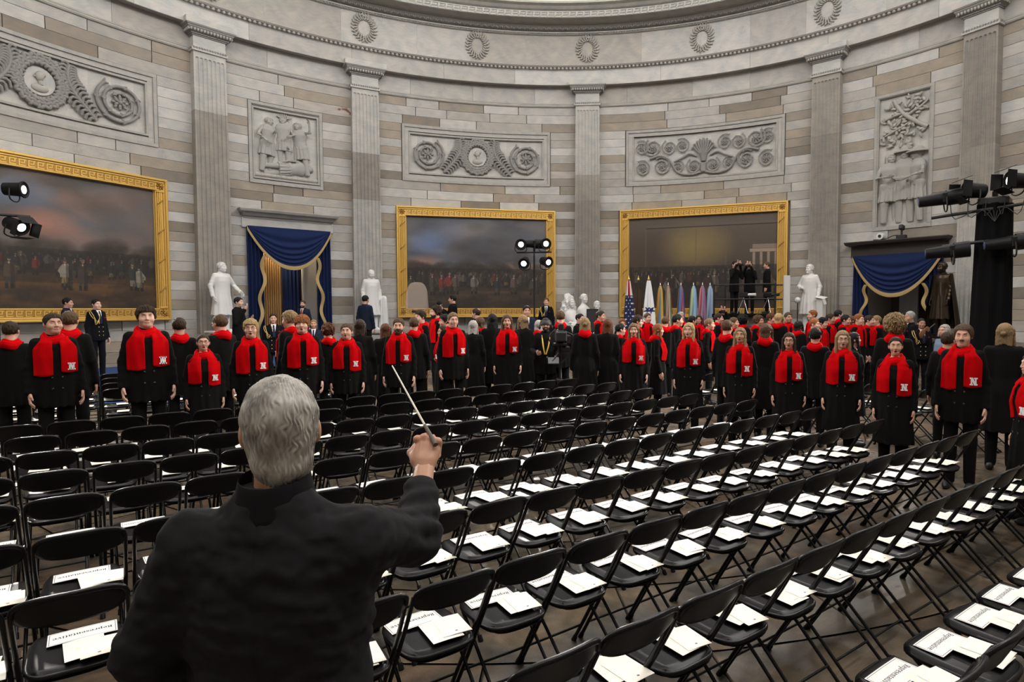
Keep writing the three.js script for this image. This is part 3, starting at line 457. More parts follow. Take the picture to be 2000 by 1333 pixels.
function trunk(p, T) { const y0 = T[0][0], y1 = T[T.length - 1][0], [rx, rz, cz] = tab(T, clamp(p[1], y0, y1)), d = ell([p[0], 0, p[2] - cz], 0, 0, 0, rx, 1, rz), dy = Math.max(y0 - p[1], p[1] - y1); return dy > 0 ? (d > 0 ? Math.hypot(d, dy) : dy) : Math.max(d, dy); }
function netMesh(sdf, lo, hi, cell, color) {
  const n = [0, 1, 2].map((i) => Math.ceil((hi[i] - lo[i]) / cell) + 2), [nx, ny, nz] = n, vals = new Float32Array(nx * ny * nz), B = 4, p = [0, 0, 0];
  const S = (i, j, k) => (k * ny + j) * nx + i;
  for (let bk = 0; bk < nz; bk += B) for (let bj = 0; bj < ny; bj += B) for (let bi = 0; bi < nx; bi += B) {
    p[0] = lo[0] + (bi + 1.5) * cell; p[1] = lo[1] + (bj + 1.5) * cell; p[2] = lo[2] + (bk + 1.5) * cell;
    const c = sdf(p), far = Math.abs(c) > B * cell * 1.35;
    for (let k = bk; k < Math.min(bk + B, nz); k++) for (let j = bj; j < Math.min(bj + B, ny); j++) for (let i = bi; i < Math.min(bi + B, nx); i++) {
      if (far) vals[S(i, j, k)] = c; else { p[0] = lo[0] + i * cell; p[1] = lo[1] + j * cell; p[2] = lo[2] + k * cell; vals[S(i, j, k)] = sdf(p); }
    }
  }
  const idx = new Int32Array(nx * ny * nz).fill(-1), P = [], N = [], C = [], I = [], E = [[0, 1], [2, 3], [4, 5], [6, 7], [0, 2], [1, 3], [4, 6], [5, 7], [0, 4], [1, 5], [2, 6], [3, 7]], e = cell * .4;
  for (let k = 0; k < nz - 1; k++) for (let j = 0; j < ny - 1; j++) for (let i = 0; i < nx - 1; i++) {
    const s = S(i, j, k), v = [vals[s], vals[s + 1], vals[s + nx], vals[s + nx + 1], vals[s + nx * ny], vals[s + nx * ny + 1], vals[s + nx * ny + nx], vals[s + nx * ny + nx + 1]];
    let m = 0; for (let q = 0; q < 8; q++) if (v[q] < 0) m++; if (m === 0 || m === 8) continue;
    let x = 0, y = 0, z = 0, c = 0;
    for (const [a, b] of E) if (v[a] < 0 !== v[b] < 0) { const t = v[a] / (v[a] - v[b]); x += mix(a & 1, b & 1, t); y += mix(a >> 1 & 1, b >> 1 & 1, t); z += mix(a >> 2, b >> 2, t); c++; }
    p[0] = lo[0] + (i + x / c) * cell; p[1] = lo[1] + (j + y / c) * cell; p[2] = lo[2] + (k + z / c) * cell;
    const q = p.slice(), d = sdf(q), g = [0, 1, 2].map((ax) => { const w = q.slice(); w[ax] += e; return sdf(w) - d; }), L = Math.hypot(...g) || 1, step = clamp(d, -cell * .5, cell * .5);
    idx[s] = P.length / 3; const f = [q[0] - g[0] / L * step, q[1] - g[1] / L * step, q[2] - g[2] / L * step];
    P.push(...f); N.push(g[0] / L, g[1] / L, g[2] / L); if (color) C.push(...color(f));
  }
  const quad = (a, b, c, d, f) => { if (a < 0 || b < 0 || c < 0 || d < 0) return; f ? I.push(a, b, c, a, c, d) : I.push(a, c, b, a, d, c); };
  for (let k = 1; k < nz - 1; k++) for (let j = 1; j < ny - 1; j++) for (let i = 1; i < nx - 1; i++) {
    const s = S(i, j, k), v = vals[s] < 0;
    if (v !== vals[s + 1] < 0) quad(idx[S(i, j - 1, k - 1)], idx[S(i, j, k - 1)], idx[s], idx[S(i, j - 1, k)], v);
    if (v !== vals[s + nx] < 0) quad(idx[S(i - 1, j, k - 1)], idx[S(i - 1, j, k)], idx[s], idx[S(i, j, k - 1)], v);
    if (v !== vals[s + nx * ny] < 0) quad(idx[S(i - 1, j - 1, k)], idx[S(i, j - 1, k)], idx[s], idx[S(i - 1, j, k)], v);
  }
  const g = new THREE.BufferGeometry(); g.setAttribute('position', new THREE.Float32BufferAttribute(P, 3)); g.setAttribute('normal', new THREE.Float32BufferAttribute(N, 3));
  if (color) g.setAttribute('color', new THREE.Float32BufferAttribute(C, 3)); g.setIndex(I); return g;
}
// merge keeping vertex colours (white where a piece has none)
function mergeC(list) {
  return mergeGeometries(list.map((g) => { g = g.index ? g.toNonIndexed() : g.clone(); g.deleteAttribute('uv'); if (!g.attributes.color) g.setAttribute('color', new THREE.BufferAttribute(new Float32Array(g.attributes.position.count * 3).fill(1), 3)); return g; }));
}
const paint = (g, c) => { const n = g.attributes.position.count, a = new Float32Array(n * 3); for (let i = 0; i < n; i++) a.set(c, 3 * i); g.setAttribute('color', new THREE.BufferAttribute(a, 3)); return g; };

// ---------------------------------------------------------------- head, hands, figure (1.78 m, facing +z)
const SKIN1 = [1, 1, 1];
function headSDF(o) {
  const f = o.sex === 'f', jw = f ? .052 : .058;
  return (p) => {
    const q = [Math.abs(p[0]), p[1], p[2]];
    let d = ell(p, 0, .032, -.012, .076, .093, .095);
    d = smin(d, ell(p, 0, -.03, .022, jw + .006, .08, .07), .03);
    d = smin(d, ell(p, 0, -.088, .052, jw * .62, .03, .036), .03);
    d = smin(d, ell(q, .04, -.03, .058, .024, .026, .026), .025);
    d = smin(d, cap(p, [-.03, .032, .078], [.03, .032, .078], .013, .013), .02);
    d = smax(d, -ell(q, .03, .01, .1, .019, .014, .019), .012);
    d = smin(d, ell(q, .03, .008, .074, .0165, .013, .0135), .006);
    d = smin(d, cap(p, [0, .022, .087], [0, -.027, f ? .103 : .108], .0075, .0115), .01);
    d = smin(d, ell(q, .011, -.03, .094, .009, .0075, .01), .006);
    d = smin(d, ell(p, 0, -.058, .088, .022, .0065, .011), .007);
    d = smin(d, ell(p, 0, o.open ? -.08 : -.07, .084, .019, .0075, .011), .007);
    if (o.open) d = smax(d, -ell(p, 0, -.069, .1, .0145, .0085 + .004 * o.open, .022), .005);
    if (!o.noEars) d = smin(d, ell([q[0] - .078 - .15 * (p[2] + .02) * -1, q[1] - .0, q[2] + .012], 0, 0, 0, .011, .031, .019), .008);
    d = smin(d, cap(p, [0, -.075, -.022], [0, -.2, -.04], f ? .048 : .057, f ? .052 : .062), .03);
    return d;
  };
}
function headColor(o) { // lips, open mouth, brows
  return (p) => {
    if (p[2] > .06) {
      const y0 = o.open ? -.069 : -.064, mx = p[0] / .024, my = (p[1] - y0) / (o.open ? .02 : .011), l = mx * mx + my * my;
      if (o.open) { const ix = p[0] / .0145, iy = (p[1] + .069) / .0105; if (ix * ix + iy * iy < 1 && p[2] < .096) return [.16, .05, .04]; }
      if (l < 1) return o.sex === 'f' ? [.86, .42, .42] : [.85, .58, .54];
      const bx = (Math.abs(p[0]) - .032) / .021, by = (p[1] - .034 - .004 * bx) / .0052; if (bx * bx + by * by < 1) return [.3, .24, .2];
    }
    return SKIN1;
  };
}
function eyes() { const l = []; for (const s of [-1, 1]) { l.push(paint(move(new THREE.SphereGeometry(.0115, 10, 8), s * .03, .008, .0775, 0, 0, 0, [1.15, .62, .8]), [1.15, 1.3, 1.45]), paint(move(new THREE.SphereGeometry(.0062, 8, 6), s * .03, .0085, .0835, 0, 0, 0, [1, 1, .5]), [.08, .06, .05]), paint(tube([[s * .016, .0135, .083], [s * .03, .0185, .0865], [s * .045, .012, .08]], .0022, 6, 4), [.18, .13, .1])); } return l; }
const HEADPOS = [0, 1.585, .012], HS = { m: .93, f: .875 }, TOP = { m: 1.708, f: 1.696 }, HW = { m: 1.13, f: 1.08 };
const handRelaxed = (() => { // left hand hanging, wrist at the origin, thumb forward
  const F = [[.03, .0, -.083, .075], [.011, 0, -.09, .083], [-.009, 0, -.086, .078], [-.027, 0, -.078, .062]];
  const sdf = (p) => {
    let d = ell(p, .0, -.052, .002, .0155, .05, .04); d = smin(d, cap(p, [0, .05, 0], [0, -.01, 0], .027, .026), .02);
    for (const [z, x, y, L] of F) { const a = [x, y + .02, z], b = [x - .004, y - L * .42, z * 1.08 + .004], c = [x - .02, y - L * .75, z * 1.06 + .008], e = [x - .038, y - L * .95, z + .008]; d = smin(d, cap(p, a, b, .0098, .0092), .005); d = smin(d, cap(p, b, c, .0092, .0083), .003); d = smin(d, cap(p, c, e, .0083, .0072), .003); }
    d = smin(d, cap(p, [-.002, -.022, .026], [-.01, -.058, .05], .014, .0112), .012); d = smin(d, cap(p, [-.01, -.058, .05], [-.02, -.088, .052], .0108, .0085), .003);
    return d;
  };
  const mk = (cell) => netMesh(sdf, [-.075, -.21, -.06], [.045, .09, .085], cell);
  return { fine: mk(.0046), coarse: mk(.0085) };
})();
const flipX = (g) => { g = g.clone(); g.scale(-1, 1, 1); const i = g.index; if (i) { const a = i.array; for (let k = 0; k < a.length; k += 3) { const t = a[k]; a[k] = a[k + 1]; a[k + 1] = t; } } return g; };
// poses: elbow and wrist per side (+x is the figure's left)
const POSES = {
  stand: { L: [[.225, 1.12, -.03], [.238, .87, .03]], R: [[-.225, 1.12, -.03], [-.238, .87, .03]] },
  mouth: { L: [[.27, 1.12, .0], [.13, 1.2, .24]], R: [[-.24, 1.1, .05], [-.07, 1.4, .2]] },
  read: { L: [[.24, 1.1, .06], [.1, 1.28, .3]], R: [[-.24, 1.1, .06], [-.08, 1.3, .3]] },
  photo: { L: [[.24, 1.16, .16], [.07, 1.55, .24]], R: [[-.26, 1.2, .14], [-.08, 1.57, .22]] },
  hold: { L: [[.27, 1.12, .05], [.2, 1.02, .3]], R: [[-.27, 1.12, .05], [-.18, 1.1, .3]] },
  sword: { L: [[.3, 1.15, .0], [.33, .98, .2]], R: [[-.27, 1.13, -.02], [-.27, .88, .06]] },
  breast: { L: [[.26, 1.13, -.03], [.27, .9, .06]], R: [[-.29, 1.15, .0], [-.12, 1.08, .2]] },
  raise: { L: [[.34, 1.35, .08], [.38, 1.6, .14]], R: [[-.27, 1.13, 0], [-.2, .95, .2]] },
};
const COAT = { m: [[.7, .2, .15, 0], [.95, .195, .143, 0], [1.1, .185, .133, .005], [1.25, .188, .135, .005], [1.35, .188, .125, 0], [1.41, .165, .105, -.01], [1.452, .1, .08, -.02], [1.485, .066, .062, -.025]],
  f: [[.46, .235, .19, 0], [.9, .2, .155, 0], [1.08, .178, .135, .01], [1.22, .178, .148, .02], [1.34, .172, .13, .01], [1.4, .15, .1, -.01], [1.445, .088, .07, -.02], [1.475, .058, .056, -.025]] };
const JACKET = { m: [[.8, .19, .14, 0], ...COAT.m.slice(1)], f: [[.82, .198, .15, 0], ...COAT.f.slice(1)] };
const FROCK = { m: [[.42, .26, .2, 0], [.7, .225, .17, 0], ...COAT.m.slice(1)] };
const chestZ = (T, x, y) => { const [rx, rz, cz] = tab(T, y); return cz + rz * Math.sqrt(Math.max(.02, 1 - (x / rx) ** 2)); };
function sleeve(p, pose, f, r0 = .061, r1 = .046) {
  let d = 9; for (const s of [1, -1]) { const [e, w] = pose[s > 0 ? 'L' : 'R'], k = f ? .93 : 1, sh = [s * .16 * k, 1.385, -.012], ee = [e[0] * k, e[1], e[2]]; const ww = [w[0] * k, w[1], w[2]]; const u = smin(cap(p, sh, ee, r0 * k, r0 * .86 * k), cap(p, ee, ww, r0 * .86 * k, r1 * k), .02); d = Math.min(d, u); } return d;
}
const figCache = new Map(), cached = (k, f) => { if (!figCache.has(k)) figCache.set(k, f()); return figCache.get(k); };
const coatGeo = (sex, pose, kind, cell) => cached('coat' + sex + pose + kind + cell, () => {
  const T = (kind === 'jacket' ? JACKET : kind === 'frock' ? FROCK : COAT)[sex], P = POSES[pose];
  return netMesh((p) => {
    const a = Math.atan2(p[0], p[2]), low = sst(1.1, .7, p[1]); let d = trunk(p, T) + low * .006 * Math.sin(a * 11 + p[1] * 2);
    d = smin(d, sleeve(p, P, sex === 'f') + .0025 * Math.sin(p[1] * 70 + p[0] * 25) * sst(.2, .26, Math.abs(p[0])), .05);
    return smax(d, Math.hypot(p[0], p[2] + .015) < .05 && p[1] > 1.5 ? 1.505 - p[1] + .0 : d, .001);
  }, [-.46, kind === 'frock' ? .38 : sex === 'f' ? .42 : .56, -.26], [.46, 1.72, .42], cell);
});
const legGeo = (cell) => cached('legs' + cell, () => netMesh((p) => { const q = [Math.abs(p[0]), p[1], p[2]]; let d = cap(q, [.09, .92, 0], [.098, .5, .012], .09, .068); d = smin(d, cap(q, [.098, .5, .012], [.1, .06, -.01], .07, .058), .03); d = smin(d, ell(p, 0, .93, 0, .165, .12, .115), .06); return Math.max(d, .045 - p[1]); }, [-.22, .0, -.16], [.22, 1.08, .16], cell));
const shoeGeo = (s) => cached('shoe' + s, () => netMesh((p) => { let d = ell(p, s * .112, .035, .075, .046, .045, .12); d = smin(d, ell(p, s * .102, .05, -.03, .04, .055, .062), .03); return Math.max(d, -p[1] + .001); }, [s * .112 - .08, -.01, -.13], [s * .112 + .08, .14, .24], .016));
function bodyGeo(sex, open, yaw, pitch, pose, lod) {
  return cached(['body', sex, open, yaw, pitch, pose, lod].join(), () => {
    const o = { sex, open }, P = POSES[pose], f = sex === 'f', k = f ? .93 : 1;
    const h = cached(['head', sex, open, lod].join(), () => netMesh(headSDF(o), [-.11, -.215, -.125], [.11, .14, .125], lod ? .0105 : .0048, headColor(o)));
    const hp = mergeC([h, ...eyes()]); hp.scale(HS[sex] * HW[sex], HS[sex], HS[sex] * HW[sex]); hp.translate(0, .1, .02); hp.applyMatrix4(new THREE.Matrix4().makeRotationFromEuler(new THREE.Euler(pitch * D2R, yaw * D2R, 0, 'YXZ'))); hp.translate(HEADPOS[0], HEADPOS[1] - .1, HEADPOS[2] - .02);
    const core = netMesh((p) => { const q = [Math.abs(p[0]), p[1], p[2]]; let d = ell(p, 0, 1.24, 0, .15 * k, .25, .095); d = smin(d, ell(p, 0, .95, 0, .14, .12, .09), .08); d = smin(d, cap(q, [.09, .92, 0], [.1, .1, 0], .07, .04), .05); d = smin(d, cap(p, [0, 1.38, -.02], [0, 1.46, -.02], .052, .045), .03); d = smin(d, sleeve(p, P, f, .042, .027), .03); return d; }, [-.45, .05, -.15], [.45, 1.52, .4], .045);
    const list = [hp, core], hg = handRelaxed[lod ? 'coarse' : 'fine'];
    for (const s of [1, -1]) {
      const [e, w] = P[s > 0 ? 'L' : 'R'], g = s > 0 ? hg.clone() : flipX(hg), dir = V(w[0] - e[0], w[1] - e[1], w[2] - e[2]).normalize();
      g.applyQuaternion(new THREE.Quaternion().setFromUnitVectors(V(0, -1, 0), dir)); if (f) g.scale(.92, .95, .92); g.translate(w[0] * k, w[1], w[2]); list.push(g);
    }
    return mergeC(list);
  });
}
// hair shapes about the head centre
const HAIR = {
  short: { r: [.085, .1, .107], c: [0, .037, -.01], n: .006, zl: (y) => (y > .07 ? .3 : mix(-.005, .066, sst(-.05, .07, y))), bot: -.075 },
  messy: { r: [.09, .108, .112], c: [0, .042, -.006], n: .012, zl: (y) => (y > .06 ? .3 : mix(.0, .062, sst(-.05, .07, y))), bot: -.075 },
  bangs: { r: [.094, .108, .116], c: [0, .04, -.004], n: .011, zl: (y) => (y > .022 ? .3 : mix(.01, .06, sst(-.06, .02, y))), bot: -.08 },
  bowl: { r: [.095, .103, .108], c: [0, .038, -.012], n: .006, zl: (y) => (y > .07 ? .3 : mix(.012, .058, sst(-.05, .06, y))), bot: -.085 },
  curly: { r: [.1, .115, .116], c: [0, .04, -.02], n: .02, zl: (y) => (y > .075 ? .3 : mix(0, .06, sst(-.05, .07, y))), bot: -.085 },
  afro: { r: [.128, .135, .132], c: [0, .035, -.03], n: .02, zl: (y) => (y > .07 ? .3 : .02), bot: -.1 },
  updo: { r: [.083, .098, .105], c: [0, .036, -.01], n: .003, zl: (y) => (y > .078 ? .3 : mix(-.01, .064, sst(-.03, .078, y))), bot: -.07, bun: [0, .02, -.12, .035] },
  long: { r: [.09, .1, .107], c: [0, .036, -.008], n: .005, zl: (y) => (y > .074 ? .3 : mix(.045, .072, sst(-.05, .07, y))), bot: -.16, fall: -.3 },
  half: { r: [.086, .099, .106], c: [0, .036, -.01], n: .004, zl: (y) => (y > .076 ? .3 : mix(.015, .066, sst(-.03, .075, y))), bot: -.14, fall: -.24, bun: [0, .01, -.115, .028] },
  bob: { r: [.095, .105, .108], c: [0, .034, -.016], n: .008, zl: (y) => (y > .08 ? .3 : mix(.025, .058, sst(-.05, .08, y))), bot: -.12, fall: -.13 },
};
const hairGeo = (style, lod) => cached('hair' + style + lod, () => {
  const h = HAIR[style];
  return netMesh((p) => {
    const a = Math.atan2(p[0], p[2]), str = h.n * (noise3(p[0] * 24, p[1] * 13, p[2] * 24) * .6 + .4 * Math.sin(a * 26 + noise3(p[0] * 18, p[1] * 18, p[2] * 18) * 3));
    let d = ell(p, ...h.c, ...h.r) + str; d = smax(d, p[2] - h.zl(p[1]) + str * .6, .012); d = smax(d, h.bot - p[1] - (p[2] < -.04 ? .02 : 0), .01);
    if (h.fall) { const t = clamp((p[1] - h.fall) / -h.fall, 0, 1), w = mix(.085, .088, t); let f = ell([p[0], 0, p[2] + mix(.075, .05, t)], 0, 0, 0, w, 1, .038); f = Math.max(f, p[1] - .03, h.fall - p[1] + noise3(p[0] * 40, 1, 2) * .015); const q = [Math.abs(p[0]), p[1], p[2]]; f = smin(f, cap(q, [.08, .03, .03], [.088, h.fall * .78, .045], .02, .022), .03); d = smin(d, f + str, .02); }
    if (h.bun) d = smin(d, len3(p[0] - h.bun[0], p[1] - h.bun[1], p[2] - h.bun[2]) - h.bun[3] + str, .015);
    return d;
  }, [-.15, (h.fall || -.11) - .03, -.175], [.15, .19, .13], lod ? .011 : .006);
});
const beardGeo = (lod) => cached('beard' + lod, () => netMesh((p) => { const s = .004 * noise3(p[0] * 60, p[1] * 60, p[2] * 60); let d = ell(p, 0, -.055, .028, .066, .066, .07) + s; d = smin(d, ell(p, 0, -.095, .055, .04, .034, .04) + s, .02); d = smax(d, p[1] + .04 - Math.abs(p[0]) * .9, .01); d = smax(d, -ell(p, 0, -.068, .1, .022, .011, .03), .006); return smax(d, -p[2] - .005, .01); }, [-.09, -.15, -.02], [.09, .04, .13], lod ? .008 : .005));
const glassesGeo = merge([-1, 1].flatMap((s) => [move(new THREE.TorusGeometry(.022, .0018, 5, 18), s * .032, .006, .1, 0, 0, 0, [1.1, .9, 1]), rod([s * .056, .01, .096], [s * .079, .012, .0], .0016, .0016, 5)]).concat([rod([-.009, .009, .1], [.009, .009, .1], .0016, .0016, 5)]));

// ---------------------------------------------------------------- statues
function figureParts(parent, o, mats, scale = 1) { // shared by statues; people have their own builder below
  mesh('body', bodyGeo(o.sex || 'm', 0, o.yaw || 0, o.pitch || 0, o.pose, 1), mats, parent);
  mesh('coat', coatGeo(o.sex || 'm', o.pose, 'frock', .014), mats, parent); mesh('trousers', legGeo(.022), mats, parent);
  for (const s of [-1, 1]) mesh('shoe', shoeGeo(s), mats, parent);
  const put = (m) => { m.position.set(...HEADPOS); m.rotation.set(0, (o.yaw || 0) * D2R, 0); return m; };
  put(mesh('hair', hairGeo(o.hair || 'short', 1), mats, parent)); if (o.beard) put(mesh('beard', beardGeo(1), mats, parent));
  parent.children.forEach((c) => { const w = ['coat', 'trousers', 'shoe', 'body'].includes(c.name) ? 1.04 : 1.07; c.position.multiplyScalar(scale); c.scale.set(scale * w, scale, scale * w); });
}
const marbleMat = new THREE.MeshStandardMaterial({ color: lin(.7, .69, .675), roughness: .5 });
function statue(a, r, top, o, label, mat, pedMat, foot) {
  const s = thing('statue', label, 'statue', [0, 0, 0], 0); onWall(s, a, r, foot); s.rotation.y += (o.turn || 0) * D2R;
  figureParts(s, o, mat, (top - foot) / 1.715);
  const k = (top - foot) / 1.715;
  mesh('plinth', [box(.62 * k, .06, .55 * k, 0, .01, 0, .01)], mat, s);
  if (o.cape) mesh('cape', gridSurf((u, v) => { const t = (u - .5) * 3.4, w = mix(.26, .5, v), y = mix(1.45, .2, v); return [Math.sin(t) * w * k, y * k, (-Math.cos(t) * mix(.16, .3, v) + .02 + .015 * Math.sin(t * 9)) * k]; }, 40, 16, .02), mat, s);
  if (o.sword) mesh('sword', [rod([.33 * k, .98 * k, .26 * k], [.37 * k, .12, .2 * k], .014, .01), ball(.03, .33 * k, 1.0 * k, .26 * k)], mat, s);
  if (o.stump) mesh('drapery_stand', netMesh((p) => { const d = cap(p, [.33 * k, .05, .02], [.33 * k, .88 * k, .05], .17, .12) + .015 * Math.sin(Math.atan2(p[0] - .33 * k, p[2]) * 9); return d; }, [-.1, -.02, -.35], [.75, 1.3, .45], .03), mat, s);
  if (o.column) { mesh('pillar', [box(.24, .82 * k, .24, .36 * k, .41 * k, .06, .02)], mat, s); mesh('document', [box(.34, .02, .26, .38 * k, .85 * k, .12, .004, .25, 0, -.2), box(.1, .2, .02, .52 * k, .74 * k, .22, .004, 0, 0, .4)], mat, s); }
  const p = thing('pedestal', label.replace(/^.*statue/, 'stone pedestal of the statue'), 'pedestal'); onWall(p, a, r, 0);
  const h = foot - .025; mesh('block', [box(.86, .2, .8, 0, .1, 0, .01), box(.7, h - .3, .66, 0, h / 2, 0, .01), box(.82, .1, .78, 0, h - .05, 0, .015)], pedMat, p);
}
const pedStone = std(lin(.55, .53, .5), .7, { map: stoneTex[0] }), pedBronze = std(lin(.06, .05, .045), .5);
statue(-54.6, 13.75, 3.35, { pose: 'sword', beard: 1, hair: 'short', yaw: 18, turn: 14, sword: 1, stump: 0 }, 'white marble statue of a bearded officer in long coat', marbleMat, pedStone, 1.15);
statue(-34.4, 13.75, 3.3, { pose: 'stand', beard: 1, hair: 'short', stump: 1, turn: 4, pitch: 12 }, 'white marble statue of a bearded man in draped cloak, second from left', marbleMat, pedStone, 1.12);
statue(34.4, 13.75, 3.41, { pose: 'breast', beard: 1, hair: 'short', column: 1, turn: -12, yaw: -8 }, 'white marble statue of a bearded man leaning on a pillar, right', marbleMat, pedStone, 1.15);
const bronzeMat = new THREE.MeshStandardMaterial({ color: lin(.045, .033, .022), roughness: .28, metalness: .8 });
statue(52.2, 13.55, 3.25, { pose: 'stand', hair: 'bowl', cape: 1, turn: -20 }, 'dark bronze statue of a caped figure beside the right doorway', bronzeMat, pedBronze, 1.05);
{ // group of busts rising from a rough block
  const s = thing('marble_bust_group', 'white marble block with three carved busts at the middle pilaster', 'statue'); onWall(s, -1.2, 13.5, 0);
  const bustGeo = mergeC([netMesh((p) => { let d = headSDF({ sex: 'f', open: 0 })(p); d = smin(d, ell(p, 0, -.3, -.02, .2, .14, .13), .08); d = smin(d, ell(p, 0, -.42, .0, .18, .16, .15), .06); return d; }, [-.26, -.56, -.2], [.26, .15, .16], .011)]), hg = hairGeo('updo', 1);
  mesh('rough_block', netMesh((p) => { let d = ell(p, -.15, .75, 0, .82, .95, .5); d = smin(d, ell(p, -.5, 1.5, -.14, .32, 1.0, .26), .15); d = Math.max(d, -p[1] + .02); return d + noise3(p[0] * 4, p[1] * 4, p[2] * 4) * .05 + noise3(p[0] * 13, p[1] * 13, p[2] * 13) * .015; }, [-1.15, 0, -.6], [.85, 2.6, .65], .035), marbleMat, s);
  for (const [x, y, z, t] of [[-.36, 2.08, .14, .5], [.12, 2.27, .1, .9], [.62, 2.0, .12, .3]]) { const b = mesh('bust', bustGeo, marbleMat, s); b.position.set(x, y, z); b.scale.setScalar(1.5); b.rotation.y = t; const h = mesh('hair', hg, marbleMat, b); h.position.set(0, 0, 0); }
}
// ---------------------------------------------------------------- figure reliefs (plain carved groups)
{
  const reliefFig = (p, x, y, h, pose, ry, rz, flat, hat, o = {}) => {
    const k = h / 1.715, list = [bodyGeo('m', 0, 0, 0, pose, 1), legGeo(.03), hairGeo(o.hair || 'bowl', 1)].map((g, i) => { g = (g.index ? g.toNonIndexed() : g.clone()); g.deleteAttribute('color'); g.deleteAttribute('uv'); if (i === 2) g.translate(...HEADPOS); return g; });
    list.push(...[netMesh((q) => trunk(q, [[.86, .17, .13, 0], [1.1, .16, .12, 0], [1.3, .2, .135, 0], [1.43, .17, .1, 0], [1.5, .07, .07, 0]]), [-.3, .8, -.2], [.3, 1.55, .2], .03), netMesh((q) => trunk(q, [[.55, .2, .15, 0], [.95, .16, .125, 0]]) + .014 * Math.sin(Math.atan2(q[0], q[2]) * 11), [-.3, .5, -.2], [.3, 1, .2], .03)].map((g) => { g = g.toNonIndexed(); return g; }));
    if (hat) list.push(...[move(new THREE.CylinderGeometry(.2, .21, .035, 18), 0, 1.65, 0), move(new THREE.SphereGeometry(.11, 12, 8), 0, 1.69, 0)].map((g) => { g = g.toNonIndexed(); g.deleteAttribute('uv'); return g; }));
    const g = mergeGeometries(list); g.scale(k * 1.3, k, k * 1.3); g.rotateY(ry); g.rotateZ(rz); g.scale(1, 1, flat); g.translate(x, y, -.06); g.computeVertexNormals();
    mesh('carved_figure', bend(g), stoneMould, p);
  };
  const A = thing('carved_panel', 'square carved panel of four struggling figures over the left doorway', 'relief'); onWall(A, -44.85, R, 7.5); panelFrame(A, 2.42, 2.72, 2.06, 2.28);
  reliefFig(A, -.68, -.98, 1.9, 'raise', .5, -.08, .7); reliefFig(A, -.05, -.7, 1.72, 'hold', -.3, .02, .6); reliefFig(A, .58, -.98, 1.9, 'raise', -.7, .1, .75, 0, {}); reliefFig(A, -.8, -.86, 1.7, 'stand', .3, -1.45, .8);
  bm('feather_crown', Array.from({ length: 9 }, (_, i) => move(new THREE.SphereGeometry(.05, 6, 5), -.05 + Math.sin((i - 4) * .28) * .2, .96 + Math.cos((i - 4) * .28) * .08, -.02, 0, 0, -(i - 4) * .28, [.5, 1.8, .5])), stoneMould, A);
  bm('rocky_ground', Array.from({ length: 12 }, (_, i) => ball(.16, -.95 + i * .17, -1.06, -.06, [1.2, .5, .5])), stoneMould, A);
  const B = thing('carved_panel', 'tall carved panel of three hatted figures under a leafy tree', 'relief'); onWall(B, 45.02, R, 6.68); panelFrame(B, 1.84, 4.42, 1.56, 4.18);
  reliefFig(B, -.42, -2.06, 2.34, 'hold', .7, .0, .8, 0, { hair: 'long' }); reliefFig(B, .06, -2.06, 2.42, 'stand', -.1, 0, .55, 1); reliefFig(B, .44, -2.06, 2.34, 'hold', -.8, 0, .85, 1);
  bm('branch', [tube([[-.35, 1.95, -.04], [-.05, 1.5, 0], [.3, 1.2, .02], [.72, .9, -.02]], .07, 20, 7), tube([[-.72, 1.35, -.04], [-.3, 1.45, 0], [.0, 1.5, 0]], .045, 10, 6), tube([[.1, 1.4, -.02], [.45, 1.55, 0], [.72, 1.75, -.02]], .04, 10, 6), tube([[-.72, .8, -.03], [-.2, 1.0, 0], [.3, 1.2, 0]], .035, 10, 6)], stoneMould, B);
  const rl = mulberry(5), lf = new THREE.SphereGeometry(.1, 6, 5); for (let i = 0; i < 95; i++) { const g = lf.clone(); move(g, -.68 + rl() * 1.36, .38 + rl() * 1.62, -.03 + rl() * .04, rl() - .5, rl() - .5, rl() * 6.3, [1.15, .5, .35]); bm('leaf', [g], stoneMould, B); }
}
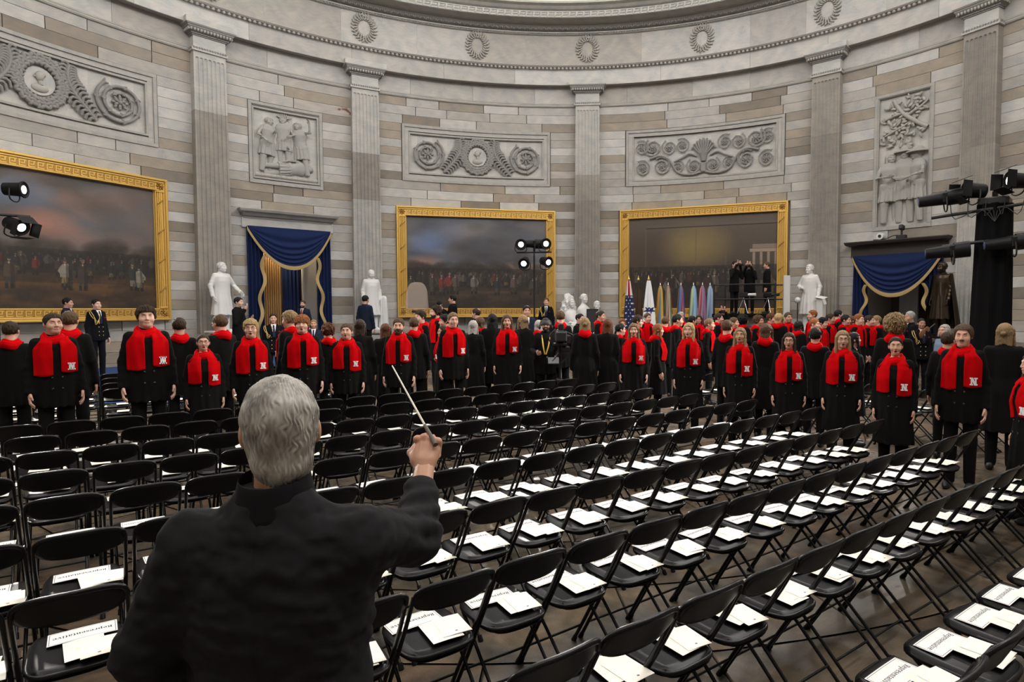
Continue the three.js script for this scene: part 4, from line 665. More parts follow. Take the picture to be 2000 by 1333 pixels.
// ---------------------------------------------------------------- doorways and drapes
const navy = cloth(lin(.012, .022, .075), .001), goldTrim = cloth(lin(.42, .3, .13), .001, .7), woodDark = std(lin(.035, .026, .022), .5), woodWarm = std(lin(.3, .17, .06), .45);
function doorway(n, aC, halfW, top, cornTop, cornHalf, corniceMat, side) {
  const s = struct('door_' + n); onWall(s, aC);
  const dep = 2.6, jamb = std(lin(.6, .58, .55), .7);
  for (const k of [-1, 1]) mesh('jamb', box(.12, top, dep, k * (halfW + .03), top / 2, -dep / 2 - .08, .01), jamb, s);
  mesh('soffit', box(2 * halfW + .2, .12, dep, 0, top + .03, -dep / 2 - .08, .01), jamb, s);
  mesh('corridor_floor', box(2 * halfW, .1, dep, 0, -.051, -dep / 2 - .08, .005), std(lin(.1, .08, .06), .6), s);
  mesh('corridor_end', box(2 * halfW + .3, top + .2, .1, 0, top / 2, -dep - .1, .005), std(lin(.16, .13, .1), .8), s);
  mesh('lintel', [box(2 * halfW + .34, .34, .16, 0, top + .14, .06, .01)], n === 1 ? stonePale : corniceMat, s);
  mesh('cornice', rectLoft([[top + .28, halfW + .12, .16], [top + .33, halfW + .14, .18], [top + .36, halfW + .16, .26], [cornTop - .14, cornHalf - .1, .34], [cornTop - .1, cornHalf - .03, .44], [cornTop - .03, cornHalf, .48], [cornTop, cornHalf, .48]]), corniceMat, s);
  const mats = { s, halfW, top };
  // drapes
  const d = thing('door_drapes', side === 'left' ? 'navy blue swag drapes with gold trim at the left doorway' : 'navy blue swag drapes with gold trim under the dark wooden cornice', 'curtain'); onWall(d, aC);
  const W = halfW + .05, z0 = .16, drop = side === 'left' ? 1.32 : 1.28;
  const sag = (u) => 1 - Math.pow(Math.abs(2 * u - 1), 2.1), bottom = (u) => top - .02 - drop * sag(u) * .98 - .0;
  mesh('swag', gridSurf((u, v) => { const yb = bottom(u), y = mix(top + .02, yb, v), folds = .035 * Math.sin(v * v * 34) * sag(u); return [(u - .5) * 2 * (W - .02), y, z0 + .1 + .16 * sag(u) * v + folds]; }, 44, 48, .012), navy, d);
  mesh('swag_trim', gridSurf((u, v) => { const yb = bottom(u); return [(u - .5) * 2 * W, yb + .02 - v * .13, z0 + .13 + .17 * sag(u)]; }, 44, 2, .012), goldTrim, d);
  for (const k of [-1, 1]) {
    const kind = side === 'left' ? .5 : k < 0 ? .62 : .3;
    mesh('side_drape', gridSurf((u, v) => { const y = mix(top, .02, v), w = mix(.5, kind, sst(.25, .75, v)), e = W, x = k * (e - u * w); return [x, y, z0 - .02 + .05 * Math.sin(u * 26 + v * 2) + .02]; }, 40, 20, .012), navy, d);
    mesh('cascade_trim', gridSurf((u, v) => { const y = mix(top - .95, .3, v), x = k * (W - .42 - .1 + .3 * v + .075 * Math.sin(v * 19) * (1 - v * .4)); return [x + k * (u - .5) * .11, y, z0 + .14 + .05 * Math.cos(v * 19)]; }, 2, 60, .012), goldTrim, d);
  }
  return s;
}
{
  const s = doorway(1, -44.85, 1.33, 4.64, 5.22, 1.62, stoneMould, 'left');
  const flutes = []; for (let i = 0; i < 9; i++) flutes.push(move(new THREE.CylinderGeometry(.035, .035, 4.5, 7), -.62 + i * .075, 2.25, -1.15));
  mesh('wooden_pilaster', [box(.72, 4.6, .2, -.32, 2.3, -1.3, .01), box(.3, 4.6, .16, -.82, 2.3, -1.1, .01), ...flutes], woodWarm, s);
  const inner = thing('inner_curtain', 'dark navy curtain hanging inside the left doorway', 'curtain'); onWall(inner, -44.85);
  mesh('cloth', gridSurf((u, v) => [.12 + u * .62, mix(4.5, .02, v), -1.3 + .05 * Math.sin(u * 30)], 30, 4, .01), navy, inner);
  mesh('white_door_edge', [box(.5, 4.5, .1, .98, 2.25, -1.0, .01), box(.06, 4.5, .14, .74, 2.25, -.98, .01)], std(lin(.3, .3, .3), .6), s);
  const ceilLamp = thing('corridor_lamp', 'warm ceiling lamp inside the left doorway passage', 'lamp'); onWall(ceilLamp, -44.85);
  mesh('lamp_bowl', move(new THREE.SphereGeometry(.16, 16, 10), 0, 4.4, -.75, 0, 0, 0, [1, .5, 1]), new THREE.MeshStandardMaterial({ color: 0xffffff, emissive: new THREE.Color(1, .8, .55), emissiveIntensity: 1.5 }), ceilLamp);
  const cl = new THREE.PointLight(new THREE.Color(1, .8, .55), 9, 0, 2); cl.name = 'corridor_light'; cl.position.set(0, 4.25, -.75); cl.castShadow = true; cl.shadow.radius = 5; ceilLamp.add(cl);
  const s2 = doorway(2, 44.8, 1.36, 3.64, 4.12, 1.62, woodDark, 'right');
  mesh('white_panel', [box(.62, 3.5, .1, -.2, 1.75, -1.4, .01)], std(lin(.35, .36, .4), .6), s2); mesh('wooden_jamb', [box(.4, 3.5, .2, .72, 1.75, -1.2, .01)], std(lin(.07, .045, .025), .5), s2);
  const cam1 = thing('security_camera', 'small round white camera on the dark cornice over the right doorway', 'camera'); onWall(cam1, 43.0, R - .3, 4.12);
  mesh('housing', [move(new THREE.CylinderGeometry(.11, .11, .2, 16), 0, .13, 0, Math.PI / 2), box(.06, .06, .06, 0, .03, 0)], std(lin(.7, .7, .7), .5), cam1); mesh('lens', move(new THREE.CylinderGeometry(.05, .05, .03, 12), 0, .13, .11, Math.PI / 2), blackGloss, cam1);
  const cam2 = thing('security_camera', 'black swivel camera with cables on the dark cornice over the right doorway', 'camera'); onWall(cam2, 45.6, R - .3, 4.12);
  mesh('housing', [box(.14, .16, .2, 0, .36, 0, .03, -.2), box(.3, .12, .16, 0, .06, 0, .02)], black, cam2); mesh('arm', rod([0, .1, 0], [0, .3, 0], .03), black, cam2); mesh('cable', tube([[.1, .08, 0], [-.2, .12, .05], [-.5, .03, .05], [-.9, .03, .02]], .015, 16, 5), black, cam2);
}

// ---------------------------------------------------------------- folding chairs
const chairPlastic = new THREE.MeshPhysicalMaterial({ color: lin(.004, .004, .0045), roughness: .34, specularIntensity: .5 }), chairSteel = new THREE.MeshPhysicalMaterial({ color: lin(.004, .004, .0042), roughness: .36, specularIntensity: .55 });
const seatGeo = gridSurf((u, v) => { // rounded pan with a rolled edge
  const a = 2 * u - 1, b = 2 * v - 1, k = 1 - .18 * Math.pow(Math.abs(a * b), 3), x = a * .178 * k * (1 - .04 * b), z = .3 - b * .2 * k, e = Math.max(Math.abs(a), Math.abs(b));
  return [x, .438 - .012 * (1 - a * a) * (1 - b * b * .5) - .02 * sst(.9, 1, e) + .006 * -b * 1, z];
}, 14, 14, 0);
{ const p = seatGeo.attributes.position, g2 = seatGeo.clone(), q = g2.attributes.position; for (let i = 0; i < q.count; i++) q.setY(i, q.getY(i) - .018); }
const seatSolid = (() => { const lower = seatGeo.clone(); lower.translate(0, -.016, 0); const i = lower.index.array; for (let k = 0; k < i.length; k += 3) { const t = i[k]; i[k] = i[k + 1]; i[k + 1] = t; } lower.computeVertexNormals(); const rim = []; for (let k = 0; k <= 40; k++) { const t = k / 40 * 2 * Math.PI, c = Math.cos(t), s = Math.sin(t), m = Math.pow(Math.abs(c) ** 4 + Math.abs(s) ** 4, -.25); rim.push([c * m * .172, .412, .3 - s * m * .194]); } return merge([seatGeo, lower, tube(rim.slice(0, 40), .011, 48, 6, true)]); })();
const backGeo = gridSurf((u, v) => { const a = 2 * u - 1, b = 2 * v - 1, k = 1 - .2 * Math.pow(Math.abs(a * b), 2.2), x = a * .19 * k, y = .718 - b * .07 * k + .012 * (b < 0 ? 0 : 0) - (b > 0 ? .022 * (1 - a * a) * -1 * 0 : 0); return [x, y, -.002 + (.787 - y) * .5 - .028 * (1 - a * a) + .0]; }, 14, 8, .016);
const backRim = (() => { const pts = []; for (let i = 0; i <= 20; i++) { const t = Math.PI * (1 - i / 20), c = Math.cos(t), s = Math.sin(t), m = Math.pow(Math.abs(c) ** 3.2 + Math.abs(s) ** 3.2, -1 / 3.2), a = c * m, y = .718 + s * m * .07; pts.push([a * .19, y, -.012 + (.787 - y) * .5 - .028 * (1 - Math.min(1, a * a))]); } return tube(pts, .0115, 40, 6); })();
const postGeo = (s) => tube([[s * .192, .73, .022], [s * .193, .6, .09], [s * .192, .44, .185], [s * .19, .2, .33], [s * .19, .012, .445]], .0105, 10, 6);
const rearGeo = (s) => merge([tube([[s * .165, .415, .43], [s * .165, .22, .2], [s * .166, .012, -.03]], .0095, 6, 6), rod([s * .166, .0, -.036], [s * .166, .03, -.018], .016, .014, 7)]);
const footGeo = (s) => rod([s * .19, 0, .452], [s * .19, .03, .434], .016, .014, 7);
const barGeos = [rod([-.19, .12, .38], [.19, .12, .38], .007, .007, 6), rod([-.165, .1, .06], [.165, .1, .06], .007, .007, 6)];
const chairG = { back: merge([backGeo, backRim]), fl: [-1, 1].map((s) => merge([postGeo(s), footGeo(s)])), rl: [-1, 1].map(rearGeo) };
[seatSolid, chairG.back, ...chairG.fl, ...chairG.rl, ...barGeos].forEach((g) => g.scale(.955, 1, 1));
function makeChair() {
  const c = new THREE.Group();
  mesh('seat', seatSolid, chairPlastic, c); mesh('backrest', chairG.back, chairPlastic, c);
  for (const i of [0, 1]) { mesh('front_leg', chairG.fl[i], chairSteel, c); mesh('rear_leg', chairG.rl[i], chairSteel, c); }
  for (const g of barGeos) mesh('crossbar', g, chairSteel, c); return c;
}
const protoChair = makeChair(), ORD = (n) => n + (n % 100 > 10 && n % 100 < 14 ? 'th' : ['th', 'st', 'nd', 'rd'][n % 10] || 'th');
const CA = 42 * D2R, CD = [Math.cos(CA), -Math.sin(CA)], CN = [-Math.sin(CA), -Math.cos(CA)], chairSpots = [];
// papers
const signTex = (() => { const c = document.createElement('canvas'); c.width = 512; c.height = 256; const x = c.getContext('2d'); x.fillStyle = '#f1efec'; x.fillRect(0, 0, 512, 256); x.strokeStyle = '#26242a'; x.lineWidth = 4; x.strokeRect(14, 14, 484, 228); x.fillStyle = '#17161c'; x.font = 'bold 66px serif'; x.textAlign = 'center'; x.textBaseline = 'middle'; x.fillText('Representative', 256, 128, 440); const t = new THREE.CanvasTexture(c); t.colorSpace = THREE.SRGBColorSpace; return t; })();
const bookTex = (() => { const c = document.createElement('canvas'); c.width = 256; c.height = 360; const x = c.getContext('2d'); x.fillStyle = '#f4f0e4'; x.fillRect(0, 0, 256, 360); x.fillStyle = 'rgba(120,112,100,.5)'; for (let i = 0; i < 6; i++) x.fillRect(70, 150 + i * 12, 116, 2); x.fillStyle = 'rgba(90,84,80,.75)'; x.fillRect(96, 306, 64, 5); const t = new THREE.CanvasTexture(c); t.colorSpace = THREE.SRGBColorSpace; return t; })();
const cardTex = (() => { const c = document.createElement('canvas'); c.width = 256; c.height = 360; const x = c.getContext('2d'); x.fillStyle = '#f6f2e6'; x.fillRect(0, 0, 256, 360); x.strokeStyle = 'rgba(150,142,126,.45)'; x.strokeRect(40, 80, 176, 170); x.fillStyle = 'rgba(70,66,64,.8)'; x.beginPath(); x.ellipse(128, 304, 13, 10, 0, 0, 7); x.fill(); const t = new THREE.CanvasTexture(c); t.colorSpace = THREE.SRGBColorSpace; return t; })();
const paperGeo = (w, d) => { const g = new THREE.PlaneGeometry(w, d, 6, 1), p = g.attributes.position; for (let i = 0; i < p.count; i++) p.setZ(i, .002 * Math.cos(p.getX(i) / w * 3)); g.rotateX(-Math.PI / 2); const b = g.clone(); b.translate(0, -.0012, 0); return merge([g, b]); };
const paperM = [signTex, bookTex, cardTex].map((t) => new THREE.MeshStandardMaterial({ map: t, roughness: .75, side: THREE.DoubleSide })), paperG = [paperGeo(.25, .125), paperGeo(.145, .195), paperGeo(.13, .18)];
const PN = [['name_card', 'card', 'white Representative card'], ['program_booklet', 'booklet', 'cream program booklet'], ['invitation_card', 'leaflet', 'small cream leaflet']];
function paper(k, base, lx, ly, lz, turn, where) {
  const m = new THREE.Mesh(paperG[k], paperM[k]); m.name = numbered(PN[k][0]); m.castShadow = m.receiveShadow = true; scene.add(m);
  const th = base.rotation.y, c = Math.cos(th), s = Math.sin(th); m.position.set(base.position.x + c * lx + s * lz, ly, base.position.z - s * lx + c * lz); m.rotation.y = th + turn;
  tag(m, PN[k][2] + ' on the seat ' + where, PN[k][1], ['cards on the chairs', 'booklets on the chairs', 'leaflets on the chairs'][k]);
}
let chairCount = 0;
function putChair(x, z, turn, label, where, papers) {
  const c = chairCount++ ? protoChair.clone() : protoChair; c.name = numbered('folding_chair'); scene.add(c); c.position.set(x, 0, z); c.rotation.set(0, turn, 0); tag(c, label, 'chair', 'rows of black folding chairs'); chairSpots.push([x, z]);
  if (papers > 0) {
    paper(1, c, -.05 + rr(-.03, .03), .444, .25 + rr(-.02, .02), Math.PI + rr(-.1, .1), where);
    if (papers > 1) { paper(0, c, .0 + rr(-.025, .035), .4415, .395 + rr(-.015, .015), rr(-.06, .06), where); paper(2, c, -.1 + rr(-.025, .02), .4475, .225 + rr(-.025, .02), Math.PI + rr(-.16, .1), where); }
  }
  return c;
}
const ROWS = [['Z', -8.52, -1.2, 8, .397], ['A', -7.67, .15, 14, .39], ['B', -6.93, .22, 15, .395], ['C', -6.13, .09, 18, .393], ['D', -5.3, .31, 19, .405], ['E', -4.48, .22, 18, .4045], ['F', -3.69, .065, 18, .4], ['G', -2.9, -.025, 18, .3985], ['H', -2.07, .02, 17, .4095], ['I', -1.29, -.12, 17, .4105]];
const SP = .397;
ROWS.forEach(([id, o, sEnd, n, sp], r) => {
  for (let i = 0; i < n; i++) {
    const s = sEnd - sp / 2 - i * sp, x = s * CD[0] + o * CN[0], z = s * CD[1] + o * CN[1];
    if (id === 'Z' && i === -1) continue;
    const nth = ORD(i + 1) + ' from the right end of the ' + ORD(r + 1) + ' row';
    const c = putChair(x + rr(-.004, .004), z + rr(-.004, .004), Math.PI + CA + rr(-.02, .02), 'black folding chair, ' + nth, nth, r < 7 ? 2 : 1);
    if ((id === 'C' && i === 13 - 0) || (id === 'I' && i === 16)) mesh('sticker', move(new THREE.PlaneGeometry(.03, .012), .02, .71, -.003 + .04, .45, Math.PI, 0), std(lin(.12, .12, .13), .6), c, 'small grey sticker');
  }
});

// ---------------------------------------------------------------- people: x, z, height, facing, build, hair, hair colour, outfit, mouth, extras, label
const PEOPLE = [
[-5.14,4.23,1.85,52,'m','short','dkbrown','c','n','','young man with short dark hair and red scarf, leftmost facing singer'],
[-4.22,3.94,1.93,44,'m','messy','dkbrown','c','n','','tallest young singer in red scarf, dark quiff, below the gold frame corner'],
[-3.67,3.71,1.58,38,'f','updo','dkbrown','c','o','g','short woman singer with glasses and pulled back dark hair'],
[-3.30,3.31,1.76,36,'m','messy','blond','c','o','g','singing young man with blond hair and thin glasses'],
[-2.86,2.84,1.81,30,'m','bangs','ginger','c','o','','singing young man with ginger fringe over his eyes'],
[-2.44,2.40,1.69,21,'m','short','brown','c','o','','singing young man right of the grey haired conductor, short brown hair'],
[-1.89,1.83,1.76,12,'m','short','brown','c','o','b','bearded singer with brown hair beside the baton tip'],
[-1.27,1.08,1.84,30,'m','short','ltbrown','c','n','','young man with light brown fringe and closed mouth below the dark painting'],
[-0.56,0.17,1.79,11,'f','long','brown','c','o','','woman singer with long brown hair left of the film camera operator'],
[1.64,0.85,1.66,0,'f','long','ltbrown','c','o','','woman singer with straight light brown hair and fringe'],
[2.45,1.67,1.69,347,'f','long','blond','c','o','','woman singer with long wavy blond hair over her scarf'],
[3.07,2.37,1.64,344,'f','long','dkblond','c','o','','woman singer with centre parted brown blond hair'],
[3.57,2.99,1.60,350,'f','half','dkbrown','c','o','g','woman singer with round glasses and dark hair, mouth wide open'],
[4.10,3.35,1.64,342,'f','half','dkblond','c','o','g','woman singer with glasses and hair tied back, blond ends'],
[4.46,3.98,1.59,332,'f','updo','black','c','o','','short woman singer with black hair pulled back'],
[5.06,4.19,1.74,325,'m','bowl','brown','c','n','t','man singer with moustache and parted brown hair'],
[-5.93,3.99,1.75,211,'m','short','dkbrown','c','n','','singer at the left frame edge seen from behind, short dark hair'],
[-5.58,3.54,1.87,213,'m','short','brown','c','n','','brown haired singer seen from behind, behind the leftmost facing singer'],
[-4.54,2.95,1.78,222,'m','short','dkbrown','c','n','','singer from behind with dark brown hair, right of the tallest singer'],
[-4.12,2.70,1.82,249,'m','short','brown','c','n','g','singer from behind with glasses, head turned to the left'],
[-3.44,2.09,1.86,259,'m','messy','dkblond','c','n','g','sandy haired singer with glasses turned away left behind the ginger singer'],
[-2.97,1.87,1.67,216,'m','curly','auburn','c','n','','singer from behind with short curly auburn hair'],
[-2.66,1.45,1.73,199,'f','long','dkbrown','k','n','','woman in black coat from behind with long dark brown hair'],
[-2.47,0.88,1.65,191,'f','long','auburn','k','n','','woman in black coat from behind with long auburn hair'],
[-2.01,0.80,1.76,197,'m','short','brown','c','n','','singer from behind with brown hair, right of the bearded singer'],
[-1.66,0.29,1.60,297,'f','updo','dkbrown','c','n','g','woman with glasses in left profile tucked beside the fringe singer'],
[-1.29,-0.32,1.68,184,'f','long','gray','k','n','','woman from behind with long wavy grey hair'],
[-1.01,-0.71,1.80,192,'f','long','black','k','n','','woman from behind with long straight black hair'],
[-0.48,-1.05,1.77,224,'f','long','dkblond','k','n','','woman from behind with wavy dark blond hair, left of the film camera operator'],
[0.25,-1.01,1.86,186,'m','short','brown','c','n','','broad singer from behind with wide red scarf, behind the film camera'],
[0.83,0.56,1.75,182,'f','half','dkblond','c','n','','woman from behind with tied back dark blond hair'],
[1.19,0.13,1.72,177,'f','long','auburn','k','n','','woman from behind with long reddish brown hair, right of the tied back blond'],
[1.40,-0.38,1.63,111,'m','short','black','c','n','g','black haired man with glasses in right profile behind the fringed singer'],
[2.05,0.27,1.64,92,'f','long','ginger','c','n','','woman with long red hair in right profile'],
[3.04,1.39,1.73,141,'m','short','brown','c','n','','man from behind with short brown hair between two blond women singers'],
[3.54,1.76,1.68,148,'f','long','brown','c','n','','woman from behind with curly brown hair, left of the glasses singer'],
[4.11,2.22,1.64,154,'m','short','black','c','n','','man from behind with black hair between the two glasses singers'],
[4.67,2.08,1.57,81,'f','long','black','k','n','','dark haired woman in right profile behind the pulled back blond'],
[4.82,3.05,1.85,156,'m','afro','dkblond','c','n','','large man from behind with a big round mop of curly blond hair'],
[5.57,2.81,1.61,144,'m','short','dkbrown','c','n','','dark haired singer from behind beside the moustached man'],
[5.93,3.38,1.73,151,'f','half','dkblond','k','n','','woman from behind with gathered dark blond hair at the right edge'],
[5.12,5.26,1.51,269,'f','long','brown','c','n','','singer cut off by the right frame edge, red scarf showing'],
[-2.52,-1.09,1.86,318,'m','messy','dkbrown','c','n','','dark haired singer facing left, just right of the painting corner'],
[-2.53,-2.10,1.95,302,'m','curly','dkbrown','c','n','b','bearded curly haired singer in left profile'],
[-1.90,-0.64,1.78,296,'m','messy','black','c','o','','black haired singer with glasses facing left behind the curly man'],
[-1.38,-1.23,1.72,273,'f','bob','brown','c','n','','brown bobbed singer facing left behind the grey haired woman'],
[-2.27,-4.63,1.90,254,'m','short','dkbrown','k','n','','short haired man far behind the long black hair woman'],
[-0.24,-1.51,1.66,183,'f','bob','gray','c','n','','grey bobbed woman from behind, left of the helmeted operator'],
[0.91,-3.37,1.85,73,'m','short','dkbrown','c','o','','singer in right profile beside the black loudspeaker'],
[0.40,-3.83,1.78,64,'m','short','black','k','n','','dark suited man facing right in front of the marble bust group'],
[1.73,-1.52,1.76,94,'m','messy','dkbrown','c','n','g','dark haired man with glasses in right profile under the white flag'],
[2.01,-4.46,1.79,38,'m','short','brown','c','o','','brown haired singer beneath the white star flag'],
[2.34,-2.57,1.73,167,'m','short','brown','c','n','','brown haired singer from behind near the ribbon staffs'],
[2.50,-1.38,1.79,96,'m','short','black','c','o','','black haired singer in right profile with wide scarf'],
[3.01,-3.63,1.73,114,'m','short','black','c','n','','black haired singer behind the wavy blond woman'],
[1.41,-3.90,1.64,11,'f','curly','ginger','c','n','','ginger curly haired woman by the national flag foot'],
[2.95,-6.04,1.81,15,'m','short','gray','c','o','','grey haired man in red scarf far beneath the ribbon staffs'],
[3.15,-1.63,1.70,78,'m','short','ltbrown','c','n','','light brown haired singer in right profile'],
[3.38,-5.57,1.72,354,'f','long','dkbrown','c','n','g','far woman with dark hair and glasses behind the ribbons'],
[3.67,-4.09,1.79,82,'m','short','dkbrown','c','n','','dark haired singer in right profile left of the camera riser'],
[3.80,-2.69,1.71,71,'m','short','brown','c','n','','brown haired singer in right profile before the riser'],
[4.19,-3.72,1.77,120,'m','afro','black','c','n','','singer with full black hair turned away before the riser'],
[4.37,-2.93,1.74,59,'f','curly','brown','c','n','','curly brown haired woman singer in right profile'],
[4.86,-3.98,1.78,68,'m','messy','auburn','c','n','','auburn haired singer in right profile under the riser'],
[4.86,-3.17,1.79,137,'f','bob','blond','c','n','','blond bobbed singer turned away beside the white post'],
[5.31,-4.21,1.81,16,'m','short','brown','c','n','','tall brown haired singer facing right by the white post'],
[5.08,-2.38,1.63,125,'f','bob','black','c','n','','black haired singer turned away below the round globe'],
[6.07,-4.88,1.86,274,'m','short','ginger','c','n','','ginger singer in left profile before the marble statue feet'],
[5.26,-1.89,1.70,54,'m','short','ginger','c','n','','ginger singer in right profile before the marble statue'],
[5.69,-2.83,1.70,59,'m','messy','black','c','n','','black haired singer in right profile, right of the marble statue'],
[6.18,-3.88,1.78,58,'m','short','dkbrown','c','n','','dark brown haired singer in right profile by the fluted pilaster'],
[6.82,-5.34,1.86,102,'m','short','black','c','n','','black haired singer furthest back before the right doorway pilaster'],
[6.34,-3.34,1.76,57,'m','short','black','c','n','','black haired singer in right profile left of the right doorway'],
[6.75,-4.12,1.72,91,'f','long','auburn','c','n','','auburn long haired woman below the blue drape'],
[6.40,-2.69,1.79,41,'m','short','ginger','c','n','','ginger haired singer facing right below the blue drape'],
[6.84,-3.33,1.75,60,'m','short','dkbrown','c','n','','dark haired man in right profile below the drape swag'],
[7.17,-3.75,1.74,269,'m','short','dkblond','c','n','','fair haired man in left profile below the drape swag'],
[-11.67,-2.90,2.14,113,'m','short','black','s','n','','man in dark suit in profile beside the gold braided officer'],
[-10.32,-2.20,2.10,77,'m','short','black','o','n','','officer in black uniform with gold braid under the left painting'],
[-8.26,-4.18,2.17,93,'m','short','black','k','n','h','man in black with hand to mouth by the left marble statue'],
[-6.82,-3.26,1.77,35,'f','updo','black','o','n','','woman officer in black uniform with gold braid before the left doorway'],
[-9.18,-9.12,2.15,3,'m','short','brown','s','n','rb','bearded man in suit and red tie standing in the left doorway'],
[-5.96,-3.52,1.63,22,'f','updo','dkblond','s','n','','woman in blue service jacket beside the ginger singer'],
[-6.14,-6.96,2.27,173,'m','short','black','n','n','','man in navy suit from behind before the second marble statue'],
[-3.97,-8.54,2.30,276,'m','short','black','o','n','p','officer in black reading a paper before the dark painting'],
[-4.63,-9.28,2.14,187,'m','short','black','b','n','','person in brown coat from behind before the dark painting'],
[-0.93,-4.24,1.97,21,'m','short','black','n','n','','man in navy suit with tie, straight faced, left of the light stand'],
[-1.11,-9.36,2.23,3,'m','short','brown','o','n','','officer with gold braid at the right edge of the dark painting'],
[7.75,-3.40,1.84,277,'m','short','gray','o','n','','grey haired bandsman in dark uniform by the bronze statue'],
[7.74,-2.84,1.69,356,'f','updo','black','o','n','','band musician playing violin beside the bronze statue'],
[7.02,-0.32,1.62,294,'f','bob','gray','w','n','','grey haired woman in pale blue left of the moustached man']];
const HAIRC = { black: lin(.012, .011, .011), dkbrown: lin(.035, .022, .014), brown: lin(.085, .05, .028), ltbrown: lin(.17, .105, .055), dkblond: lin(.25, .165, .085), blond: lin(.4, .28, .14), ginger: lin(.24, .085, .03), auburn: lin(.11, .042, .02), gray: lin(.36, .34, .32) };
const hairMat = Object.fromEntries(Object.entries(HAIRC).map(([k, c]) => [k, new THREE.MeshPhysicalMaterial({ color: c, roughness: .62, specularIntensity: .35 })]));
const skinMat = [lin(.64, .36, .265), lin(.58, .315, .22), lin(.68, .4, .305), lin(.5, .265, .175)].map((c) => new THREE.MeshStandardMaterial({ color: c, roughness: .55, vertexColors: true }));
const coatMat = cloth(lin(.0048, .0046, .0045)), coatMat2 = cloth(lin(.006, .0058, .0058)), navyMat = cloth(lin(.012, .018, .035)), uniformMat = cloth(lin(.005, .0055, .008)), brownMat = cloth(lin(.08, .05, .03)), paleMat = cloth(lin(.13, .19, .26)), blueMat = cloth(lin(.018, .03, .075));
const scarfTex = dataTex(128, 128, (u, v) => { const l = .5 + .5 * Math.abs(Math.sin(u * 60 * Math.PI)) * .9 + tn(u, v, 40, 4) * .2; return [l, l, l]; }, false, 1);
const scarfMat = new THREE.MeshPhysicalMaterial({ color: lin(.55, .0015, .004), roughness: .95, specularIntensity: .12, bumpMap: scarfTex, bumpScale: .002 }), emblemMat = std(lin(.85, .84, .84), .7), shirtMat = std(lin(.8, .8, .8), .7), tieMat = { s: cloth(lin(.02, .025, .06)), r: cloth(lin(.25, .01, .015)) }, braidMat = std(lin(.7, .5, .16), .45, { metalness: .4 });
// block letter N with slab serifs, 1 x 1
const letterN = (() => { const b = (x0, x1, y0, y1) => box(x1 - x0, y1 - y0, .1, (x0 + x1) / 2, (y0 + y1) / 2, 0, .012); const d = new THREE.Shape([[-.36, .5], [-.08, .5], [.36, -.5], [.08, -.5]].map((p) => new THREE.Vector2(...p))); const e = new THREE.ExtrudeGeometry(d, { depth: .1, bevelEnabled: false }); e.translate(0, 0, -.05); return merge([b(-.36, -.16, -.5, .5), b(.16, .36, -.5, .5), e, b(-.5, -.06, -.5, -.32), b(-.5, -.2, .32, .5), b(.06, .5, .32, .5), b(.2, .5, -.5, -.32)]); })();
const scarfGeo = (sex, v) => cached('scarf' + sex + v, () => {
  const T = COAT[sex], k = sex === 'f' ? .93 : 1, list = [];
  for (const [rx, rz, y, h, t] of [[.084, .083, 1.455, .042, .019], [.1, .097, 1.428, .048, .024]]) {
    list.push(gridSurf((u, w) => { const a = u * 2 * Math.PI, c = w * 2 * Math.PI, cx = Math.cos(c) * t, cy = Math.sin(c) * h, dip = -.03 * Math.max(0, Math.cos(a)) + .012 * Math.sin(a * 3 + v); return [Math.sin(a) * (rx + cx) * k, y + cy + dip, Math.cos(a) * (rx + cx) - .022 + .012 * Math.cos(a)]; }, 36, 9));
  }
  for (const s of [-1, 1]) { // tails lie down the front of the coat
    const end = 1.06 - (s > 0 ? .02 : -.01) * (v - .5) * 2, tail = gridSurf((u, w) => {
      const y = mix(1.46, end, w), hwid = mix(.05, .082, sst(0, .4, w)), xc = mix(.07, .118 + .008 * v, sst(0, .35, w)), x = s * (xc + (u - .5) * 2 * hwid) * k, zz = y > 1.37 ? mix(chestZ(T, Math.abs(x) * .9, 1.37), .02, sst(1.37, 1.48, y)) : chestZ(T, clamp(Math.abs(x), 0, .17), y);
      return [x, y - .012 * Math.cos((u - .5) * 3) * w, zz + .024 + .006 * Math.sin(u * 9 + w * 4 + v * 3) + (u - .5) ** 2 * -.03];
    }, 10, 22, .014, [3, 8]); list.push(tail);
  }
  return merge(list);
});
const shirtGeo = (sex) => cached('shirt' + sex, () => gridSurf((u, w) => { const y = mix(1.462, 1.2, w), h = mix(.055, .006, w), x = (u - .5) * 2 * h; return [x, y, (y > 1.4 ? mix(chestZ(JACKET[sex], 0, 1.4), .045, sst(1.4, 1.5, y)) : chestZ(JACKET[sex], x, y)) + .006]; }, 4, 8, .008));
const tieGeo = (sex) => cached('tie' + sex, () => gridSurf((u, w) => { const y = mix(1.445, 1.17, w), h = mix(.016, .03, w), x = (u - .5) * 2 * h; return [x, y, (y > 1.4 ? mix(chestZ(JACKET[sex], 0, 1.4), .055, sst(1.4, 1.5, y)) : chestZ(JACKET[sex], x, y)) + .014]; }, 3, 8, .006));
const lapelGeo = (sex) => cached('lapel' + sex, () => merge([-1, 1].map((s) => gridSurf((u, w) => { const y = mix(1.465, 1.16, w), x = s * (mix(.06, .008, w) + u * mix(.035, .07, Math.sin(w * 3)) ), zz = y > 1.4 ? mix(chestZ(JACKET[sex], Math.abs(x), 1.4), .03, sst(1.4, 1.52, y)) : chestZ(JACKET[sex], x, y); return [x, y, zz + .012]; }, 4, 10, .008))));
